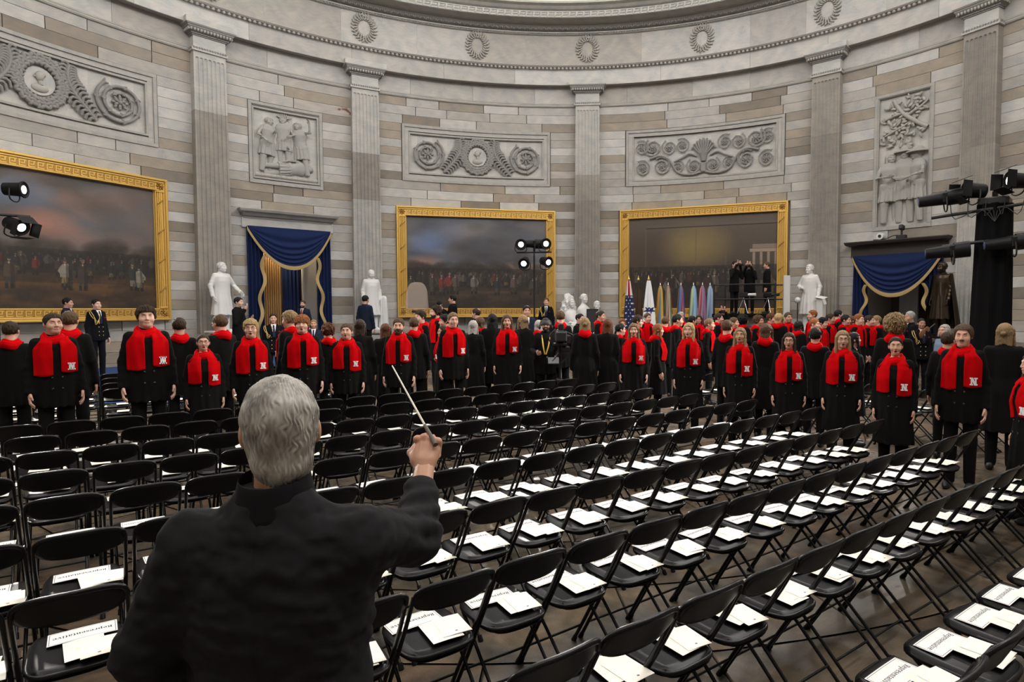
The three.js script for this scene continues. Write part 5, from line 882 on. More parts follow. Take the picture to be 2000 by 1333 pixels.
const braidGeo = cached('braid', () => merge([0, 1, 2].map((i) => tube([[-.17, 1.44, .04], [-.16, 1.33, .135], [-.1 - i * .015, 1.22 - i * .035, .15], [-.045, 1.27, .15], [-.02, 1.38, .125], [-.05, 1.42, .1]], .006, 20, 5)).concat([rod([-.05, 1.27, .15], [-.055, 1.17, .155], .01), tube([[-.19, 1.43, .02], [-.2, 1.36, .08], [-.17, 1.28, .13]], .007, 8, 5)])));
const peopleSpots = [];
function person(x, z, H, turn, sex, hair, hc, outfit, mouth, extra, label, y0 = 0, opt = {}) {
  const p = thing('person', label, 'person', [x, y0, z], turn * D2R, outfit === 'c' ? 'choir singers in red scarves' : undefined); peopleSpots.push([x, z]);
  const dist = Math.hypot(x - 1.56, z - 11.1), lod = dist > 9.9 ? 1 : 0, k = H / (TOP[sex] + (hair === 'afro' ? .03 : 0)), pose = opt.pose || (extra.includes('h') ? 'mouth' : extra.includes('p') ? 'read' : 'stand');
  const yaw = opt.yaw !== undefined ? opt.yaw : lod ? 0 : pick([-8, 0, 8]), pitch = opt.pitch !== undefined ? opt.pitch : lod ? 0 : pick([-6, 0]), skin = skinMat[opt.skin !== undefined ? opt.skin : Math.floor(rnd() * 3.2)];
  const wide = opt.wide || (sex === 'f' ? rr(.92, .99) : rr(.87, .94)), scale = (m) => { m.scale.set(k * wide, k, k * wide); m.position.multiply(V(k * wide, k, k * wide)); return m; };
  const wear = (m) => { m.scale.set(k * wide, k, k * wide); return m; };
  scale(mesh('body', bodyGeo(sex, mouth === 'o' ? 1 : 0, yaw, pitch, pose, lod), skin, p));
  const jacket = 'snoub'.includes(outfit), mat = { c: coatMat, k: coatMat2, s: navyMat, n: navyMat, o: uniformMat, b: brownMat, w: paleMat, u: blueMat }[outfit] || coatMat;
  wear(mesh(jacket ? 'jacket' : 'coat', coatGeo(sex, pose, jacket ? 'jacket' : 'coat', lod ? .03 : .017), mat, p));
  wear(mesh('trousers', legGeo(.036), outfit === 'o' ? uniformMat : coatMat2, p)); for (const s of [-1, 1]) scale(mesh('shoe', shoeGeo(s), black, p));
  const onHead = (m) => { const e = new THREE.Euler(pitch * D2R, yaw * D2R, 0, 'YXZ'), v = V(0, .1, .02).applyEuler(e); m.rotation.copy(e); m.position.set(HEADPOS[0] + v.x, HEADPOS[1] - .1 + v.y, HEADPOS[2] - .02 + v.z); scale(m); m.scale.multiply(V(HS[sex] * HW[sex], HS[sex], HS[sex] * HW[sex])); return m; };
  onHead(mesh('hair', hairGeo(hair, lod), hairMat[hc], p));
  if (extra.includes('g')) onHead(mesh('glasses', glassesGeo, blackGloss, p)); if (extra.includes('b')) onHead(mesh('beard', beardGeo(lod), hairMat[hc], p)); if (extra.includes('t')) onHead(mesh('moustache', move(new THREE.SphereGeometry(.02, 10, 6), 0, -.049, .094, 0, 0, 0, [1.35, .4, .5]), hairMat[hc], p));
  if (outfit === 'c') { const v = Math.floor(rnd() * 2), sc = wear(mesh('scarf', scarfGeo(sex, v), scarfMat, p)); if (!lod || dist < 12.5) { const e = mesh('letter_emblem', letterN, emblemMat, sc, 'white block letter N'); e.scale.set(.075, .078, .06); e.position.set(.132 * (sex === 'f' ? .93 : 1), 1.135, chestZ(COAT[sex], .125, 1.13) + (sex === 'f' ? .05 : .04)); e.rotation.y = .25; } if (!lod) { for (const s of [-1, 1]) for (const y of [1.02, .9]) wear(mesh('button', cached('button' + sex + s + y, () => ball(.014, s * .045, y, chestZ(COAT[sex], .045, y) + .004, [1, 1, .5], 8, 6)), blackGloss, p)); } }
  if ('sno'.includes(outfit)) { wear(mesh('shirt_front', shirtGeo(sex), shirtMat, p)); wear(mesh('tie', tieGeo(sex), tieMat[extra.includes('r') ? 'r' : 's'], p)); wear(mesh('lapels', lapelGeo(sex), mat, p)); }
  if (outfit === 'o') { wear(mesh('gold_braid', braidGeo, braidMat, p)); wear(mesh('medal_bar', box(.07, .03, .01, .1, 1.3, chestZ(JACKET[sex], .1, 1.3) + .008, .002), tieMat.r, p)); wear(mesh('brass_buttons', [1.1, 1.0, .92].flatMap((y) => [-1, 1].map((s) => ball(.011, s * .05, y, chestZ(JACKET[sex], .05, y) + .004, [1, 1, .5], 7, 5))), braidMat, p)); }
  if (opt.held) opt.held(p, k);
  return p;
}
const frontOpt = { 'singing young man with ginger': { yaw: 0, pitch: 0 }, 'young man with light brown': { yaw: 8 } };
PEOPLE.forEach((r) => { const H = r[2] > 2.0 ? r[2] - .34 : r[2]; person(r[0], r[1], H, r[3], r[4], r[5], r[6], r[7], r[8], r[9], r[10], r[2] > 2.0 ? .353 : 0, r[9].includes('p') ? { held: (p, k) => mesh('paper_sheet', box(.18, .24, .003, 0, 1.36 * k, .38 * k, .001, -.5), paperM[1], p) } : {}); });

// ---------------------------------------------------------------- the conductor in front of the camera
const CHEAD = [0, 1.645, .012];
POSES.conduct = { L: [[.3, 1.14, -.03], [.3, .9, .1]], R: [[-.28, 1.315, .185], [-.273, 1.462, .388]] };
{
  const p = thing('person', 'grey haired conductor in charcoal jacket seen from behind, raising a baton', 'person', [.738, 0, 9.72], -172 * D2R), k = 1.765 / 1.795;
  const T = [[.78, .215, .15, 0], [.95, .21, .15, 0], [1.1, .205, .145, 0], [1.25, .222, .15, -.01], [1.36, .222, .135, -.02], [1.425, .185, .11, -.03], [1.475, .115, .09, -.035], [1.53, .08, .075, -.03]], P = POSES.conduct;
  const wr = (q) => noise3(q[0] * 9, q[1] * 16, q[2] * 9) * .006 + noise3(q[0] * 22, q[1] * 26, q[2] * 22) * .0025;
  const jacket = netMesh((q) => {
    let d = trunk(q, T); d += .004 * Math.sin(q[1] * 14 + q[0] * 6) * sst(.02, .1, Math.abs(q[0])) * .6 - .003 * Math.exp(-((q[0] / .004) ** 2)) * (q[2] < 0 ? -1 : 0);
    for (const s of [1, -1]) { const [e, w] = P[s > 0 ? 'L' : 'R'], sh = [s * .185, 1.395, -.03]; const wc = [mix(e[0], w[0], s < 0 ? .58 : .95), mix(e[1], w[1], s < 0 ? .58 : .95), mix(e[2], w[2], s < 0 ? .58 : .95)], a = cap(q, sh, e, .079, .066), b = cap(q, e, wc, .066, .052), u = smin(a, b, .035); const el = Math.exp(-(((q[0] - e[0]) ** 2 + (q[1] - e[1]) ** 2 + (q[2] - e[2]) ** 2) / .02)); d = smin(d, u + (s < 0 ? el * .006 * Math.sin((q[1] + q[2] * .7) * 85 + q[0] * 40) : 0), .06); }
    const R_ = P.R; // cut the cuff square across the wrist
    return d + wr(q) * .8;
  }, [-.47, .72, -.26], [.47, 1.56, .47], .0085);
  const col = mesh('jacket', jacket, cloth(lin(.0165, .016, .0175), .0009), p);
  mesh('collar', gridSurf((u, v) => { const a = (u - .5) * 4.2 + Math.PI, r = mix(.076, .092, v), y = mix(1.55, 1.47, v); return [Math.sin(a) * r, y + .012 * Math.cos(a), Math.cos(a) * (r + .004) - .026]; }, 40, 6, .006), cloth(lin(.009, .0088, .01)), p);
  mesh('trousers', legGeo(.02), coatMat2, p); for (const s of [-1, 1]) mesh('shoe', shoeGeo(s), black, p);
  // fist closed round the baton: wrist at the origin, knuckles up, palm to +z, thumb to +x (left in view)
  const F = [[.03, .088, .074], [.008, .094, .08], [-.014, .089, .074], [-.034, .079, .06]];
  const fist = netMesh((q) => {
    let d = ell(q, -.001, .05, .002, .041, .05, .0185); d = smin(d, cap(q, [0, -.06, 0], [0, .01, 0], .029, .028), .025); d = smin(d, ell(q, .024, .03, .014, .02, .03, .018), .02);
    for (const [x, y, L] of F) { const a = [x, y, .0], b = [x * .93, y + .006, L * .52], c = [x * .9, y - .03, L * .6], e = [x * .88, y - .045, L * .28]; d = smin(d, len3(q[0] - a[0], q[1] - a[1] + .001, q[2] + .004) - .0125, .008); d = smin(d, cap(q, a, b, .0112, .0102), .005); d = smin(d, cap(q, b, c, .0102, .0094), .003); d = smin(d, cap(q, c, e, .0094, .0082), .003); }
    d = smin(d, cap(q, [.028, .024, .012], [.052, .056, .03], .0155, .0125), .014); d = smin(d, cap(q, [.052, .056, .03], [.04, .092, .05], .0118, .0098), .004);
    for (const [x] of F) d += .0012 * Math.exp(-((q[0] - x * .6) ** 2) / .00001) * -1 * sst(.02, .07, q[1]) * (q[2] < 0 ? 1 : 0);
    return d;
  }, [-.065, -.1, -.045], [.085, .125, .075], .0034, (q) => { const kn = Math.exp(-((q[1] - .093) ** 2) / .0003) * (q[2] < .02 ? 1 : 0); return [1 + kn * .05, 1 - kn * .06, 1 - kn * .06]; });
  const HY = 21.6 * D2R; const fq = new THREE.Quaternion().setFromUnitVectors(V(0, 1, 0), V(.0, .82, .57).normalize());
  fist.applyQuaternion(fq); fist.rotateY(0); fist.translate(P.R[1][0], P.R[1][1], P.R[1][2]);
  const o = { sex: 'm', open: 0 }, hd = netMesh(headSDF(o), [-.11, -.215, -.125], [.11, .14, .125], .0036, headColor(o)); const head = mergeC([hd, ...eyes()]); head.scale(1.02, 1, 1.02); head.rotateY(HY); head.translate(...CHEAD);
  const core = netMesh((q) => { let d = ell(q, 0, 1.24, -.01, .15, .25, .09); d = smin(d, ell(q, 0, .95, 0, .14, .12, .09), .08); const m = [Math.abs(q[0]), q[1], q[2]]; d = smin(d, cap(m, [.09, .92, 0], [.1, .1, 0], .07, .04), .05); d = smin(d, cap(q, [0, 1.4, -.02], [0, 1.52, -.02], .055, .05), .03); d = smin(d, sleeve(q, P, false, .042, .029), .03); return d; }, [-.45, .05, -.2], [.45, 1.57, .45], .03);
  const left = handRelaxed.fine.clone(); left.applyQuaternion(new THREE.Quaternion().setFromUnitVectors(V(0, -1, 0), V(0, -.24, .13).normalize())); left.translate(...P.L[1]);
  mesh('body', mergeC([head, core, fist, left]), new THREE.MeshStandardMaterial({ color: lin(.52, .27, .175), roughness: .5, vertexColors: true }), p);
  const hair = netMesh((q) => {
    const a = Math.atan2(q[0], q[2]), n = .0014 * Math.sin(a * 70 + noise3(q[0] * 26, q[1] * 26, q[2] * 26) * 4) + .0032 * noise3(q[0] * 22, q[1] * 14, q[2] * 22);
    let d = ell(q, 0, .038, -.018, .0835, .1, .106) + n; d = smin(d, ell(q, 0, -.04, -.052, .068, .09, .058) + n, .03); d = smax(d, q[2] - (q[1] > .085 ? .3 : mix(-.012, .055, sst(-.04, .08, q[1]))), .012);
    return smax(smax(d, -.128 - q[1], .01), -ell([Math.abs(q[0]) - .083, q[1], q[2] + .008], 0, 0, 0, .02, .036, .026), .008);
  }, [-.12, -.155, -.15], [.12, .17, .1], .0034, (q) => { const s = .6 + .2 * noise3(q[0] * 90, q[1] * 26, q[2] * 90) + .3 * noise3(q[0] * 13 + 4, q[1] * 11, q[2] * 13); const l = clamp(s, .18, 1); return [l, l * .97, l * .92]; });
  const hm = mesh('hair', hair, new THREE.MeshStandardMaterial({ color: lin(.6, .58, .55), roughness: .6, vertexColors: true }), p); hm.position.set(...CHEAD); hm.scale.set(1.02, 1, 1.02); hm.rotation.y = HY;
  p.children.forEach((c) => { c.position.multiplyScalar(k); c.scale.multiplyScalar(k); });
  const b = thing('baton', 'thin pale conducting baton in the raised hand', 'baton'), A = V(.947, 1.528, 9.25), B = V(.741, 1.71, 9.005);
  const rp = A.clone().lerp(B, -.16); mesh('shaft', rod(A.toArray(), B.toArray(), .0038, .0022, 8), std(lin(.75, .7, .6), .4), b); mesh('grip', rod(rp.toArray(), A.clone().lerp(B, .1).toArray(), .008, .005, 10), std(lin(.1, .08, .06), .6), b);
}

// ---------------------------------------------------------------- more chairs beyond the choir
{
  const free = (x, z) => peopleSpots.every(([a, b]) => Math.hypot(a - x, b - z) > .5) && chairSpots.every(([a, b]) => Math.hypot(a - x, b - z) > .36);
  const block = (name, rows, s0, s1) => rows.forEach((o, r) => { let i = 0; for (let s = s0; s < s1; s += SP) { i++; const x = s * CD[0] + (o + .0) * CN[0], z = s * CD[1] + o * CN[1], mx = x + CN[0] * .25, mz = z + CN[1] * .25; if (!free(mx, mz) || !free(x, z)) continue; if (Math.hypot(x, z) > 8.6) continue; const w = ORD(i) + ' from the left, ' + ORD(r + 1) + ' row ' + name; putChair(x, z, Math.PI + CA, 'black folding chair, ' + w, w, 1); } });
  block('behind the left singers', [1.55, 2.4, 3.25, 4.1], -8.4, -2.2);
  block('behind the right singers', [-6.1, -5.3, -4.5, -3.7, -2.9, -2.1], 1.75, 3.4);
}

// ---------------------------------------------------------------- lamps on stands
const lampGlow = new THREE.MeshStandardMaterial({ color: 0xffffff, emissive: new THREE.Color(1, .97, .92), emissiveIntensity: 5, roughness: .4 });
const lampCan = new THREE.MeshPhysicalMaterial({ color: lin(.006, .006, .0065), roughness: .5, specularIntensity: .4 });
function spotHead(parent, x, y, z, yaw, tilt, kind, lit) {
  const g = new THREE.Group(); g.name = 'spotlight_head'; g.position.set(x, y, z); g.rotation.set(tilt, yaw, 0, 'YXZ'); parent.add(g);
  mesh('yoke', tube([[-.17, 0, 0], [-.17, -.2, 0], [0, -.26, 0], [.17, -.2, 0], [.17, 0, 0]], .014, 14, 5), black, g);
  if (kind === 'profile') mesh('can', [move(new THREE.CylinderGeometry(.1, .13, .5, 14), 0, 0, .2, Math.PI / 2), move(new THREE.CylinderGeometry(.15, .15, .26, 14), 0, 0, -.16, Math.PI / 2), box(.28, .2, .1, 0, 0, .0, .02)], lampCan, g);
  else mesh('can', [move(new THREE.CylinderGeometry(.15, .13, .34, 16), 0, 0, 0, Math.PI / 2), move(new THREE.TorusGeometry(.16, .02, 6, 18), 0, 0, .17)], lampCan, g);
  const z1 = kind === 'profile' ? .455 : .172; mesh('lens', move(new THREE.CylinderGeometry(kind === 'profile' ? .075 : .085, kind === 'profile' ? .075 : .085, .012, 18), 0, 0, z1, Math.PI / 2), lit ? lampGlow : std(lin(.1, .14, .25), .1), g);
  if (kind === 'fresnel') for (const [dx, dy, w, h, rx, ry] of [[0, .2, .34, .22, -.6, 0], [0, -.2, .34, .22, .6, 0], [.22, 0, .2, .3, 0, .7], [-.22, 0, .2, .3, 0, -.7]]) mesh('barn_door', box(w, h, .008, dx, dy, .26, .002, dx ? 0 : rx * 1.9, dx ? ry * -1.9 + (dx > 0 ? .0 : 0) : 0), lampCan, g);
  return g;
}
function lampLight(x, y, z, tx, ty, tz, power, angle) { const l = new THREE.SpotLight(new THREE.Color(1, .95, .88), power, 0, angle, .7, 2); l.name = numbered('lamp_beam'); l.position.set(x, y, z); l.target.position.set(tx, ty, tz); scene.add(l, l.target); l.castShadow = true; l.shadow.radius = 4; }
{ // draped tower at the right
  const t = thing('lighting_tower', 'tall black draped lighting tower with lamps at the right', 'light tower', [8.42, 0, -1.5], -.62);
  mesh('drape', gridSurf((u, v) => { const a = u * 2 * Math.PI, r = mix(.27, .36, v) + .025 * Math.sin(a * 9 + v * 3); return [Math.sin(a) * r, mix(3.86, .01, v), Math.cos(a) * r]; }, 72, 16), blackMatt, t);
  mesh('tower_head', [box(.5, .14, .5, 0, 3.9, 0, .02), rod([0, 3.8, 0], [0, 4.1, 0], .05)], black, t);
  mesh('upper_crossbar', rod([-1.0, 3.66, .3], [1.2, 3.86, .2], .03), black, t); mesh('lower_crossbar', rod([-.8, 3.1, .3], [1.2, 3.25, .2], .03), black, t);
  spotHead(t, -.78, 4.02, .3, -1.25, .12, 'profile', 0); spotHead(t, -.3, 4.12, .2, -.9, -.05, 'fresnel', 1); spotHead(t, .38, 4.22, .2, -.9, -.05, 'fresnel', 1); spotHead(t, -.62, 3.0, .35, -1.3, .1, 'profile', 0); spotHead(t, .35, 3.1, .35, -1.3, .1, 'profile', 0);
  for (let i = 0; i < 5; i++) mesh('cable', tube([[-.7 + i * .3, 3.95, .25], [-.6 + i * .25, 3.6, .35], [-.2 + i * .1, 3.75, .3], [.05, 3.5, .35]], .008, 12, 4), black, t);
}
{ // thin stand before the dark painting
  const t = thing('light_stand', 'black lighting stand with four lit lamps before the dark painting', 'light stand', [-1.42, .353, -8.82], .1);
  mesh('pole', [rod([0, 0, 0], [0, 3.2, 0], .03), rod([0, 3.2, 0], [0, 3.6, 0], .02)], black, t); mesh('crossbar', [rod([-.55, 3.3, 0], [.55, 3.32, 0], .025)], black, t);
  for (const a of [0, 2.1, 4.2]) mesh('leg', rod([0, .5, 0], [Math.cos(a) * .5, .01, Math.sin(a) * .5], .018), black, t);
  spotHead(t, -.42, 3.56, 0, .1, .12, 'par', 1); spotHead(t, .0, 3.58, -.05, -1.4, 0, 'profile', 0); spotHead(t, .32, 3.58, 0, .35, .1, 'par', 1); spotHead(t, -.3, 3.0, .05, -.1, .35, 'par', 1); spotHead(t, .36, 3.02, .05, .6, .2, 'par', 1);
}
{ const t = thing('lighting_tower', 'lamps reaching in at the left frame edge before the left painting', 'light tower', [-11.55, .353, -1.1], .9);
  mesh('pole', rod([0, 0, 0], [0, 4.1, 0], .04), black, t); mesh('crossbar', [rod([-.3, 3.5, 0], [.6, 3.5, 0], .03)], black, t); mesh('base', [box(.8, .06, .8, 0, .03, 0, .01)], black, t); spotHead(t, .36, 4.05, 0, 1.0, 0, 'par', 1); spotHead(t, .34, 3.3, .05, .6, .35, 'fresnel', 1); }
// beams of the lit lamps, aimed at the crowd and the middle of the far wall
lampLight(7.6, 4.1, -1.0, 0, 1.2, 1.5, 160, .8);
lampLight(-1.4, 3.95, -8.4, 1, .4, 3, 120, .75);
lampLight(-10.9, 3.9, -.9, -1, 1.0, 2, 160, .8);

// ---------------------------------------------------------------- things around the crowd
{ const m = thing('microphone_stand', 'grey microphone boom stand at the left frame edge', 'stand', [-11.4, 0, 1.2]); mesh('pole', rod([0, 0, 0], [0, 1.75, 0], .016), chrome, m); mesh('boom', rod([.35, 1.35, 0], [-.75, 2.15, 0], .012), chrome, m); mesh('base', move(new THREE.CylinderGeometry(.2, .22, .03, 18), 0, .015, 0), black, m); mesh('microphone', ball(.035, -.75, 2.15, 0, [1, 1.5, 1]), black, m); }
{ const t = thing('teleprompter', 'clear teleprompter glass on a black stand at the dark painting corner', 'prompter', [-5.15, .353, -8.6], .4); mesh('stand', [rod([0, 0, 0], [0, 1.45, 0], .04), box(.5, .04, .4, 0, .02, 0, .01), box(.32, .08, .14, 0, 1.45, 0, .02)], black, t);
  mesh('glass', gridSurf((u, v) => { const x = (u - .5) * 2; return [x * .36, 1.52 + v * .85 * Math.pow(1 - Math.abs(x) ** 3.5, .4) * .999 + .0, .02 + v * .1]; }, 16, 6, .012), new THREE.MeshPhysicalMaterial({ color: lin(.9, .82, .75), transmission: .75, roughness: .12, thickness: 0 }), t); }
{ const s = thing('loudspeaker', 'black box loudspeaker before the marble bust group', 'speaker', [.42, 0, -8.86], .05); mesh('cabinet', box(.37, .72, .36, 0, 1.52, 0, .015), blackMatt, s); mesh('grille', box(.33, .66, .01, 0, 1.52, .182, .004), std(lin(.02, .02, .022), .7), s); mesh('pole', rod([0, .02, 0], [0, 1.2, 0], .02), black, s); for (const a of [.3, 2.4, 4.5]) mesh('leg', rod([0, .5, 0], [Math.cos(a) * .4, .01, Math.sin(a) * .4], .014), black, s); }
{ const s = thing('white_post', 'plain white upright post at the right edge of the hall painting', 'post', [6.62, 0, -9.8]); mesh('shaft', [box(.2, 2.95, .12, 0, 1.475, 0, .01)], std(lin(.62, .62, .61), .6), s); mesh('foot', box(.3, .05, .3, 0, .025, 0, .01), black, s); }
{ const s = thing('globe_lamp', 'round white globe on a thin black pole left of the right marble statue', 'lamp', [7.0, 0, -9.9]); mesh('globe', new THREE.SphereGeometry(.1, 20, 14).translate(0, 2.16, 0), std(lin(.6, .62, .66), .3), s); mesh('pole', rod([0, .02, 0], [0, 2.06, 0], .018), black, s); mesh('base', move(new THREE.CylinderGeometry(.16, .18, .03, 16), 0, .015, 0), black, s); }
// flags: cloth gathered round the staff
function furled(g, top, low, w, mat, n = 7, seed = 0) { return mesh('flag_cloth', gridSurf((u, v) => { const a = u * 2 * Math.PI, y = mix(top, low, v), r = mix(.05, w, Math.pow(v, .8)) * (1 + .28 * Math.sin(a * n + seed + v * 2)); return [Math.sin(a) * r + v * .04, y, Math.cos(a) * r * .7]; }, 84, 22, 0, [1, 1]), mat, g); }
function flagStaff(x, z, label, top = 3.03) { const f = thing('flag_on_staff', label, 'flag', [x, 0, z]); mesh('staff', rod([0, .05, 0], [0, top - .14, 0], .017), woodDark, f); mesh('finial', [ball(.045, 0, top - .1, 0, [1, 1, 1], 10, 8), move(new THREE.ConeGeometry(.03, .13, 8), 0, top - .01, 0)], gold, f); mesh('stand', move(new THREE.CylinderGeometry(.12, .18, .1, 18), 0, .05, 0), gold, f); return f; }
const canvasTex = (w, h, draw) => { const c = document.createElement('canvas'); c.width = w; c.height = h; draw(c.getContext('2d'), w, h); const t = new THREE.CanvasTexture(c); t.colorSpace = THREE.SRGBColorSpace; t.wrapS = t.wrapT = THREE.RepeatWrapping; return t; };
const starPath = (x, cx, cy, r) => { x.beginPath(); for (let i = 0; i < 10; i++) { const a = -Math.PI / 2 + i * Math.PI / 5, q = i % 2 ? r * .4 : r; x.lineTo(cx + Math.cos(a) * q, cy + Math.sin(a) * q); } x.fill(); };
const usTex = canvasTex(256, 512, (x, w, h) => { for (let i = 0; i < 13; i++) { x.fillStyle = i % 2 ? '#e8e4e0' : '#a01a26'; x.fillRect(i * w / 13, 0, w / 13 + 1, h); } x.fillStyle = '#1c2450'; x.fillRect(0, 0, w, h * .72); x.fillStyle = '#f0eeea'; for (let j = 0; j < 12; j++) for (let i = 0; i < 6; i++) starPath(x, (i + (j % 2 ? .75 : .25)) * w / 6, (j + .5) * h * .72 / 12, 11); });
const starTex = canvasTex(256, 512, (x, w, h) => { x.fillStyle = '#e9e9ec'; x.fillRect(0, 0, w, h); x.fillStyle = '#1d2c62'; for (const cx of [20, 128, 236]) starPath(x, cx, 225, 42); });
furled(flagStaff(1.56, -11.52, 'furled American flag on staff with gold finial by the hall painting'), 2.88, 1.0, .2, new THREE.MeshStandardMaterial({ map: usTex, roughness: .85, side: THREE.DoubleSide }));
furled(flagStaff(2.26, -11.57, 'furled white flag with blue star on staff with gold finial'), 2.88, 1.0, .23, new THREE.MeshStandardMaterial({ map: starTex, roughness: .85, side: THREE.DoubleSide }), 5, 1);
furled(flagStaff(1.9, -11.75, 'furled dark flag between the American flag and the white star flag'), 2.6, 1.0, .15, new THREE.MeshStandardMaterial({ color: lin(.06, .03, .015), roughness: .85, side: THREE.DoubleSide }), 6, 2);
[[2.69, -11.9, ['#7d9fc0', '#c9a23a', '#93a8bd', '#b9862f', '#5c7fa6'], 'gold and pale blue'], [2.97, -11.92, ['#9c1e2c', '#c9b9a0', '#7a8a6a', '#a4202c', '#8f8274'], 'crimson and cream'], [3.43, -11.95, ['#a11a2c', '#b8a13c', '#5a4a8c', '#b01e30', '#4a6a9c'], 'crimson gold and violet'], [3.88, -11.99, ['#8fb0cc', '#c9a83c', '#7da0c4', '#a8b890', '#6f94bc'], 'sky blue and yellow'], [4.2, -12.01, ['#b04a54', '#8f6a8c', '#c98a8c', '#a83a48', '#7d8fb0'], 'rose and mauve'], [4.47, -12.03, ['#7d94b4', '#9fb0c4', '#6a5a7c', '#8fa4bc', '#4f6a94'], 'blue grey']].forEach(([x, z, cols, nm]) => {
  const s = thing('ribbon_staff', 'staff hung with long ' + nm + ' streamers before the hall painting', 'streamers', [x, 0, z]); mesh('staff', rod([0, .03, 0], [0, 2.74, 0], .015), woodDark, s); mesh('tip', move(new THREE.ConeGeometry(.025, .1, 8), 0, 2.79, 0), chrome, s); mesh('stand', move(new THREE.CylinderGeometry(.12, .16, .08, 16), 0, .04, 0), black, s);
  const ms = cols.map((c) => std(new THREE.Color(c), .7, { side: THREE.DoubleSide }));
  for (let i = 0; i < 15; i++) { const a = i / 15 * 2 * Math.PI + .2 * rnd(), r = .13 + .06 * rnd(), e = rr(1.1, 1.35); mesh('streamer', gridSurf((u, v) => { const q = mix(.03, r, Math.pow(v, .4)), t = a + (u - .5) * mix(.9, .42, v) + .1 * Math.sin(v * 5 + i); return [Math.sin(t) * q, mix(2.72, e, v), Math.cos(t) * q]; }, 2, 10), ms[i % ms.length], s); }
});
// camera riser with photographers
{ const r = thing('camera_riser', 'black scaffold riser with rails and camera gear before the hall painting', 'riser', [5.55, 0, -10.45], -.45);
  mesh('deck', box(2.1, .12, 1.3, 0, 1.66, 0, .01), blackMatt, r); mesh('lower_deck', box(2.1, .08, 1.3, 0, .9, 0, .01), blackMatt, r); for (const x of [-1, 1]) for (const z of [-.6, .6]) mesh('leg', rod([x, 0, z], [x, 2.7, z], .03), black, r); for (const y of [2.2, 2.68]) for (const z of [-.6, .6]) mesh('rail', rod([-1, y, z], [1, y, z], .02), black, r);
  mesh('skirt', box(2.1, .85, .04, 0, .45, .62, .005), blackMatt, r);
  for (const [x, y] of [[-.75, 1.0], [.5, 1.02], [.9, .98]]) mesh('equipment_case', [box(.4, .26, .3, x, y + .07, .3, .02)], std(lin(.03, .03, .033), .35), r); }
const photoCam = (p, k) => { const g = mesh('photo_camera', [box(.14, .1, .07, 0, 1.575 * k, .24 * k, .012), move(new THREE.CylinderGeometry(.035, .04, .16, 12), 0, 1.57 * k, .33 * k, Math.PI / 2)], blackGloss, p); };
person(5.05, -10.35, 1.74, 30, 'm', 'short', 'black', 'k', 'n', '', 'photographer in black aiming a camera on the left of the riser', 1.722, { pose: 'photo', held: photoCam });
person(5.6, -10.6, 1.72, -20, 'm', 'short', 'dkbrown', 'k', 'n', '', 'photographer in black aiming a camera in the middle of the riser', 1.722, { pose: 'photo', held: photoCam });
person(6.2, -10.75, 1.74, -100, 'm', 'short', 'brown', 'k', 'n', '', 'cameraman in dark clothes in profile at the right of the riser', 1.722);
person(4.55, -9.3, 1.95, -10, 'm', 'short', 'black', 'k', 'n', '', 'photographer in black standing left of the riser with raised camera', 0, { pose: 'photo', held: photoCam });
[[5.3, -10.0, 1.1], [6.1, -10.1, .8]].forEach(([x, z, a], i) => { const t = thing('tripod_camera', i ? 'video camera on tripod at the right of the riser' : 'video camera with white lens on tripod at the riser front', 'camera', [x, 1.722, z], a); mesh('camera_body', [box(.12, .16, .3, 0, .62, 0, .02)], blackGloss, t); mesh('lens', [move(new THREE.CylinderGeometry(.05, .045, .26, 14), 0, .62, .27, Math.PI / 2)], i ? black : std(lin(.6, .6, .6), .4), t); for (const q of [0, 2.1, 4.2]) mesh('leg', rod([0, .52, 0], [Math.cos(q) * .2, .01, Math.sin(q) * .2], .012), chrome, t); });
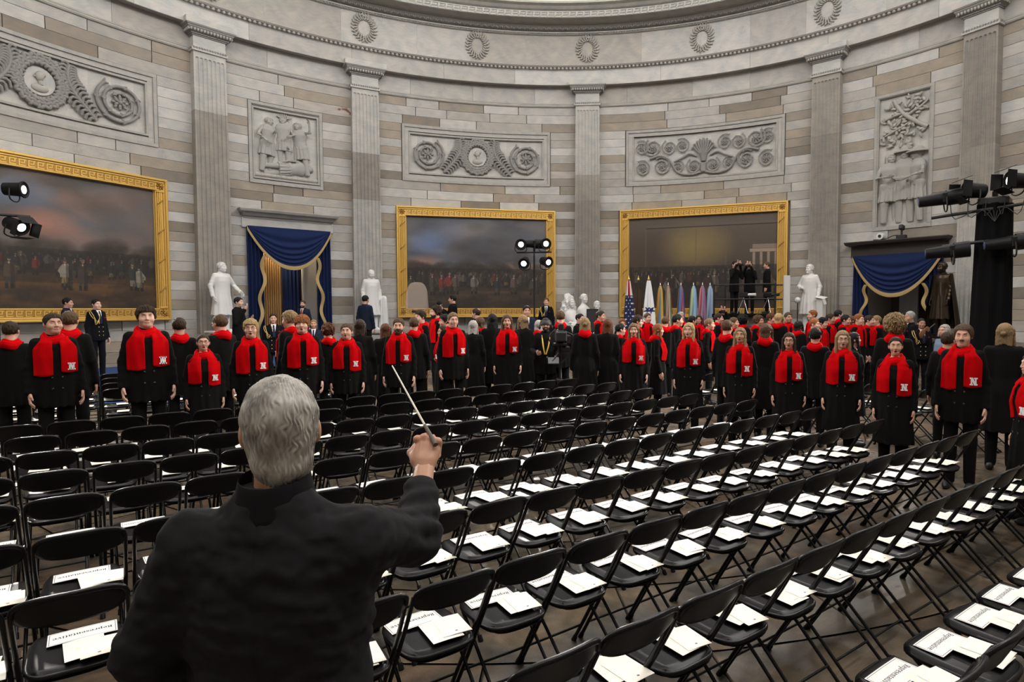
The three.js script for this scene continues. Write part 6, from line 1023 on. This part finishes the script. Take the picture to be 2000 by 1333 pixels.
// film camera operator with stabiliser rig among the choir
{ const p = person(.06, -.28, 1.73, 8, 'm', 'short', 'dkbrown', 'k', 'n', 'b', 'film camera operator with headset and yellow lanyard holding a stabiliser rig', 0, { pose: 'hold', skin: 1 });
  mesh('cap', move(new THREE.SphereGeometry(.115, 16, 10, 0, 7, 0, 1.7), 0, 1.61, 0, -.1, 0, 0, [1, .95, 1.08]), black, p); mesh('headset', [move(new THREE.TorusGeometry(.11, .012, 6, 20, Math.PI), 0, 1.57, 0), ball(.04, .11, 1.56, 0, [.5, 1, 1]), ball(.04, -.11, 1.56, 0, [.5, 1, 1])], black, p);
  mesh('lanyard', [tube([[-.07, 1.42, .07], [-.05, 1.25, .16], [-.02, 1.08, .17]], .012, 10, 4), tube([[.07, 1.42, .07], [.05, 1.25, .16], [.0, 1.08, .17]], .012, 10, 4)], std(lin(.75, .5, .06), .6), p);
  const c = thing('film_camera_rig', 'black film camera on stabiliser post held by the operator', 'camera', [.36, 0, .14], .2);
  mesh('camera_body', [box(.16, .22, .34, 0, 1.42, .0, .03), box(.1, .12, .2, .02, 1.58, -.02, .02)], blackGloss, c); mesh('side_gear', [box(.1, .16, .2, .14, 1.36, -.02, .02), box(.14, .1, .14, .1, 1.2, .06, .02), box(.22, .05, .28, 0, 1.28, .02, .01), tube([[.1, 1.5, -.1], [.26, 1.4, 0], [.2, 1.15, .1], [.02, .95, .08]], .012, 14, 5), tube([[-.08, 1.55, .1], [-.2, 1.4, .14], [-.1, 1.2, .12]], .012, 12, 5)], black, c); mesh('matte_box', [box(.2, .17, .1, 0, 1.42, .24, .02), move(new THREE.CylinderGeometry(.06, .06, .12, 14), 0, 1.42, .17, Math.PI / 2)], black, c); mesh('post', rod([0, .62, 0], [0, 1.32, 0], .022), black, c); mesh('monitor', box(.2, .13, .03, -.12, 1.0, .12, .008, -.5), blackGloss, c); mesh('battery_pack', box(.12, .1, .22, 0, .62, -.04, .015), black, c); mesh('arm', tube([[-.22, 1.05, -.02], [-.16, .98, .12], [-.02, 1.12, .05]], .022, 10, 6), black, c); mesh('stand_rod', rod([0, .005, 0], [0, .6, 0], .012), black, c); }
// violin of the band musician and a music sheet
{ const v = thing('violin', 'brown violin held by the band musician near the bronze statue', 'violin', [7.72, 1.36, -2.72], .6); mesh('body', [ball(.1, 0, 0, 0, [1, 1.15, .3], 14, 8), ball(.085, 0, .17, 0, [1, 1, .32], 14, 8)], std(lin(.25, .1, .03), .3), v); mesh('neck', rod([0, .22, 0], [0, .46, .01], .013), woodDark, v); v.rotation.z = -1.1; }
{ const s = thing('music_stand', 'music stand with white sheet at the right frame edge', 'stand', [7.15, 0, 2.6], -.6); mesh('pole', rod([0, .02, 0], [0, 1.3, 0], .015), black, s); mesh('sheet', box(.46, .36, .006, 0, 1.44, .03, .002, -.25), shirtMat, s); for (const a of [0, 2.1, 4.2]) mesh('leg', rod([0, .3, 0], [Math.cos(a) * .28, .01, Math.sin(a) * .28], .01), black, s); }

renderer.render(scene, camera);
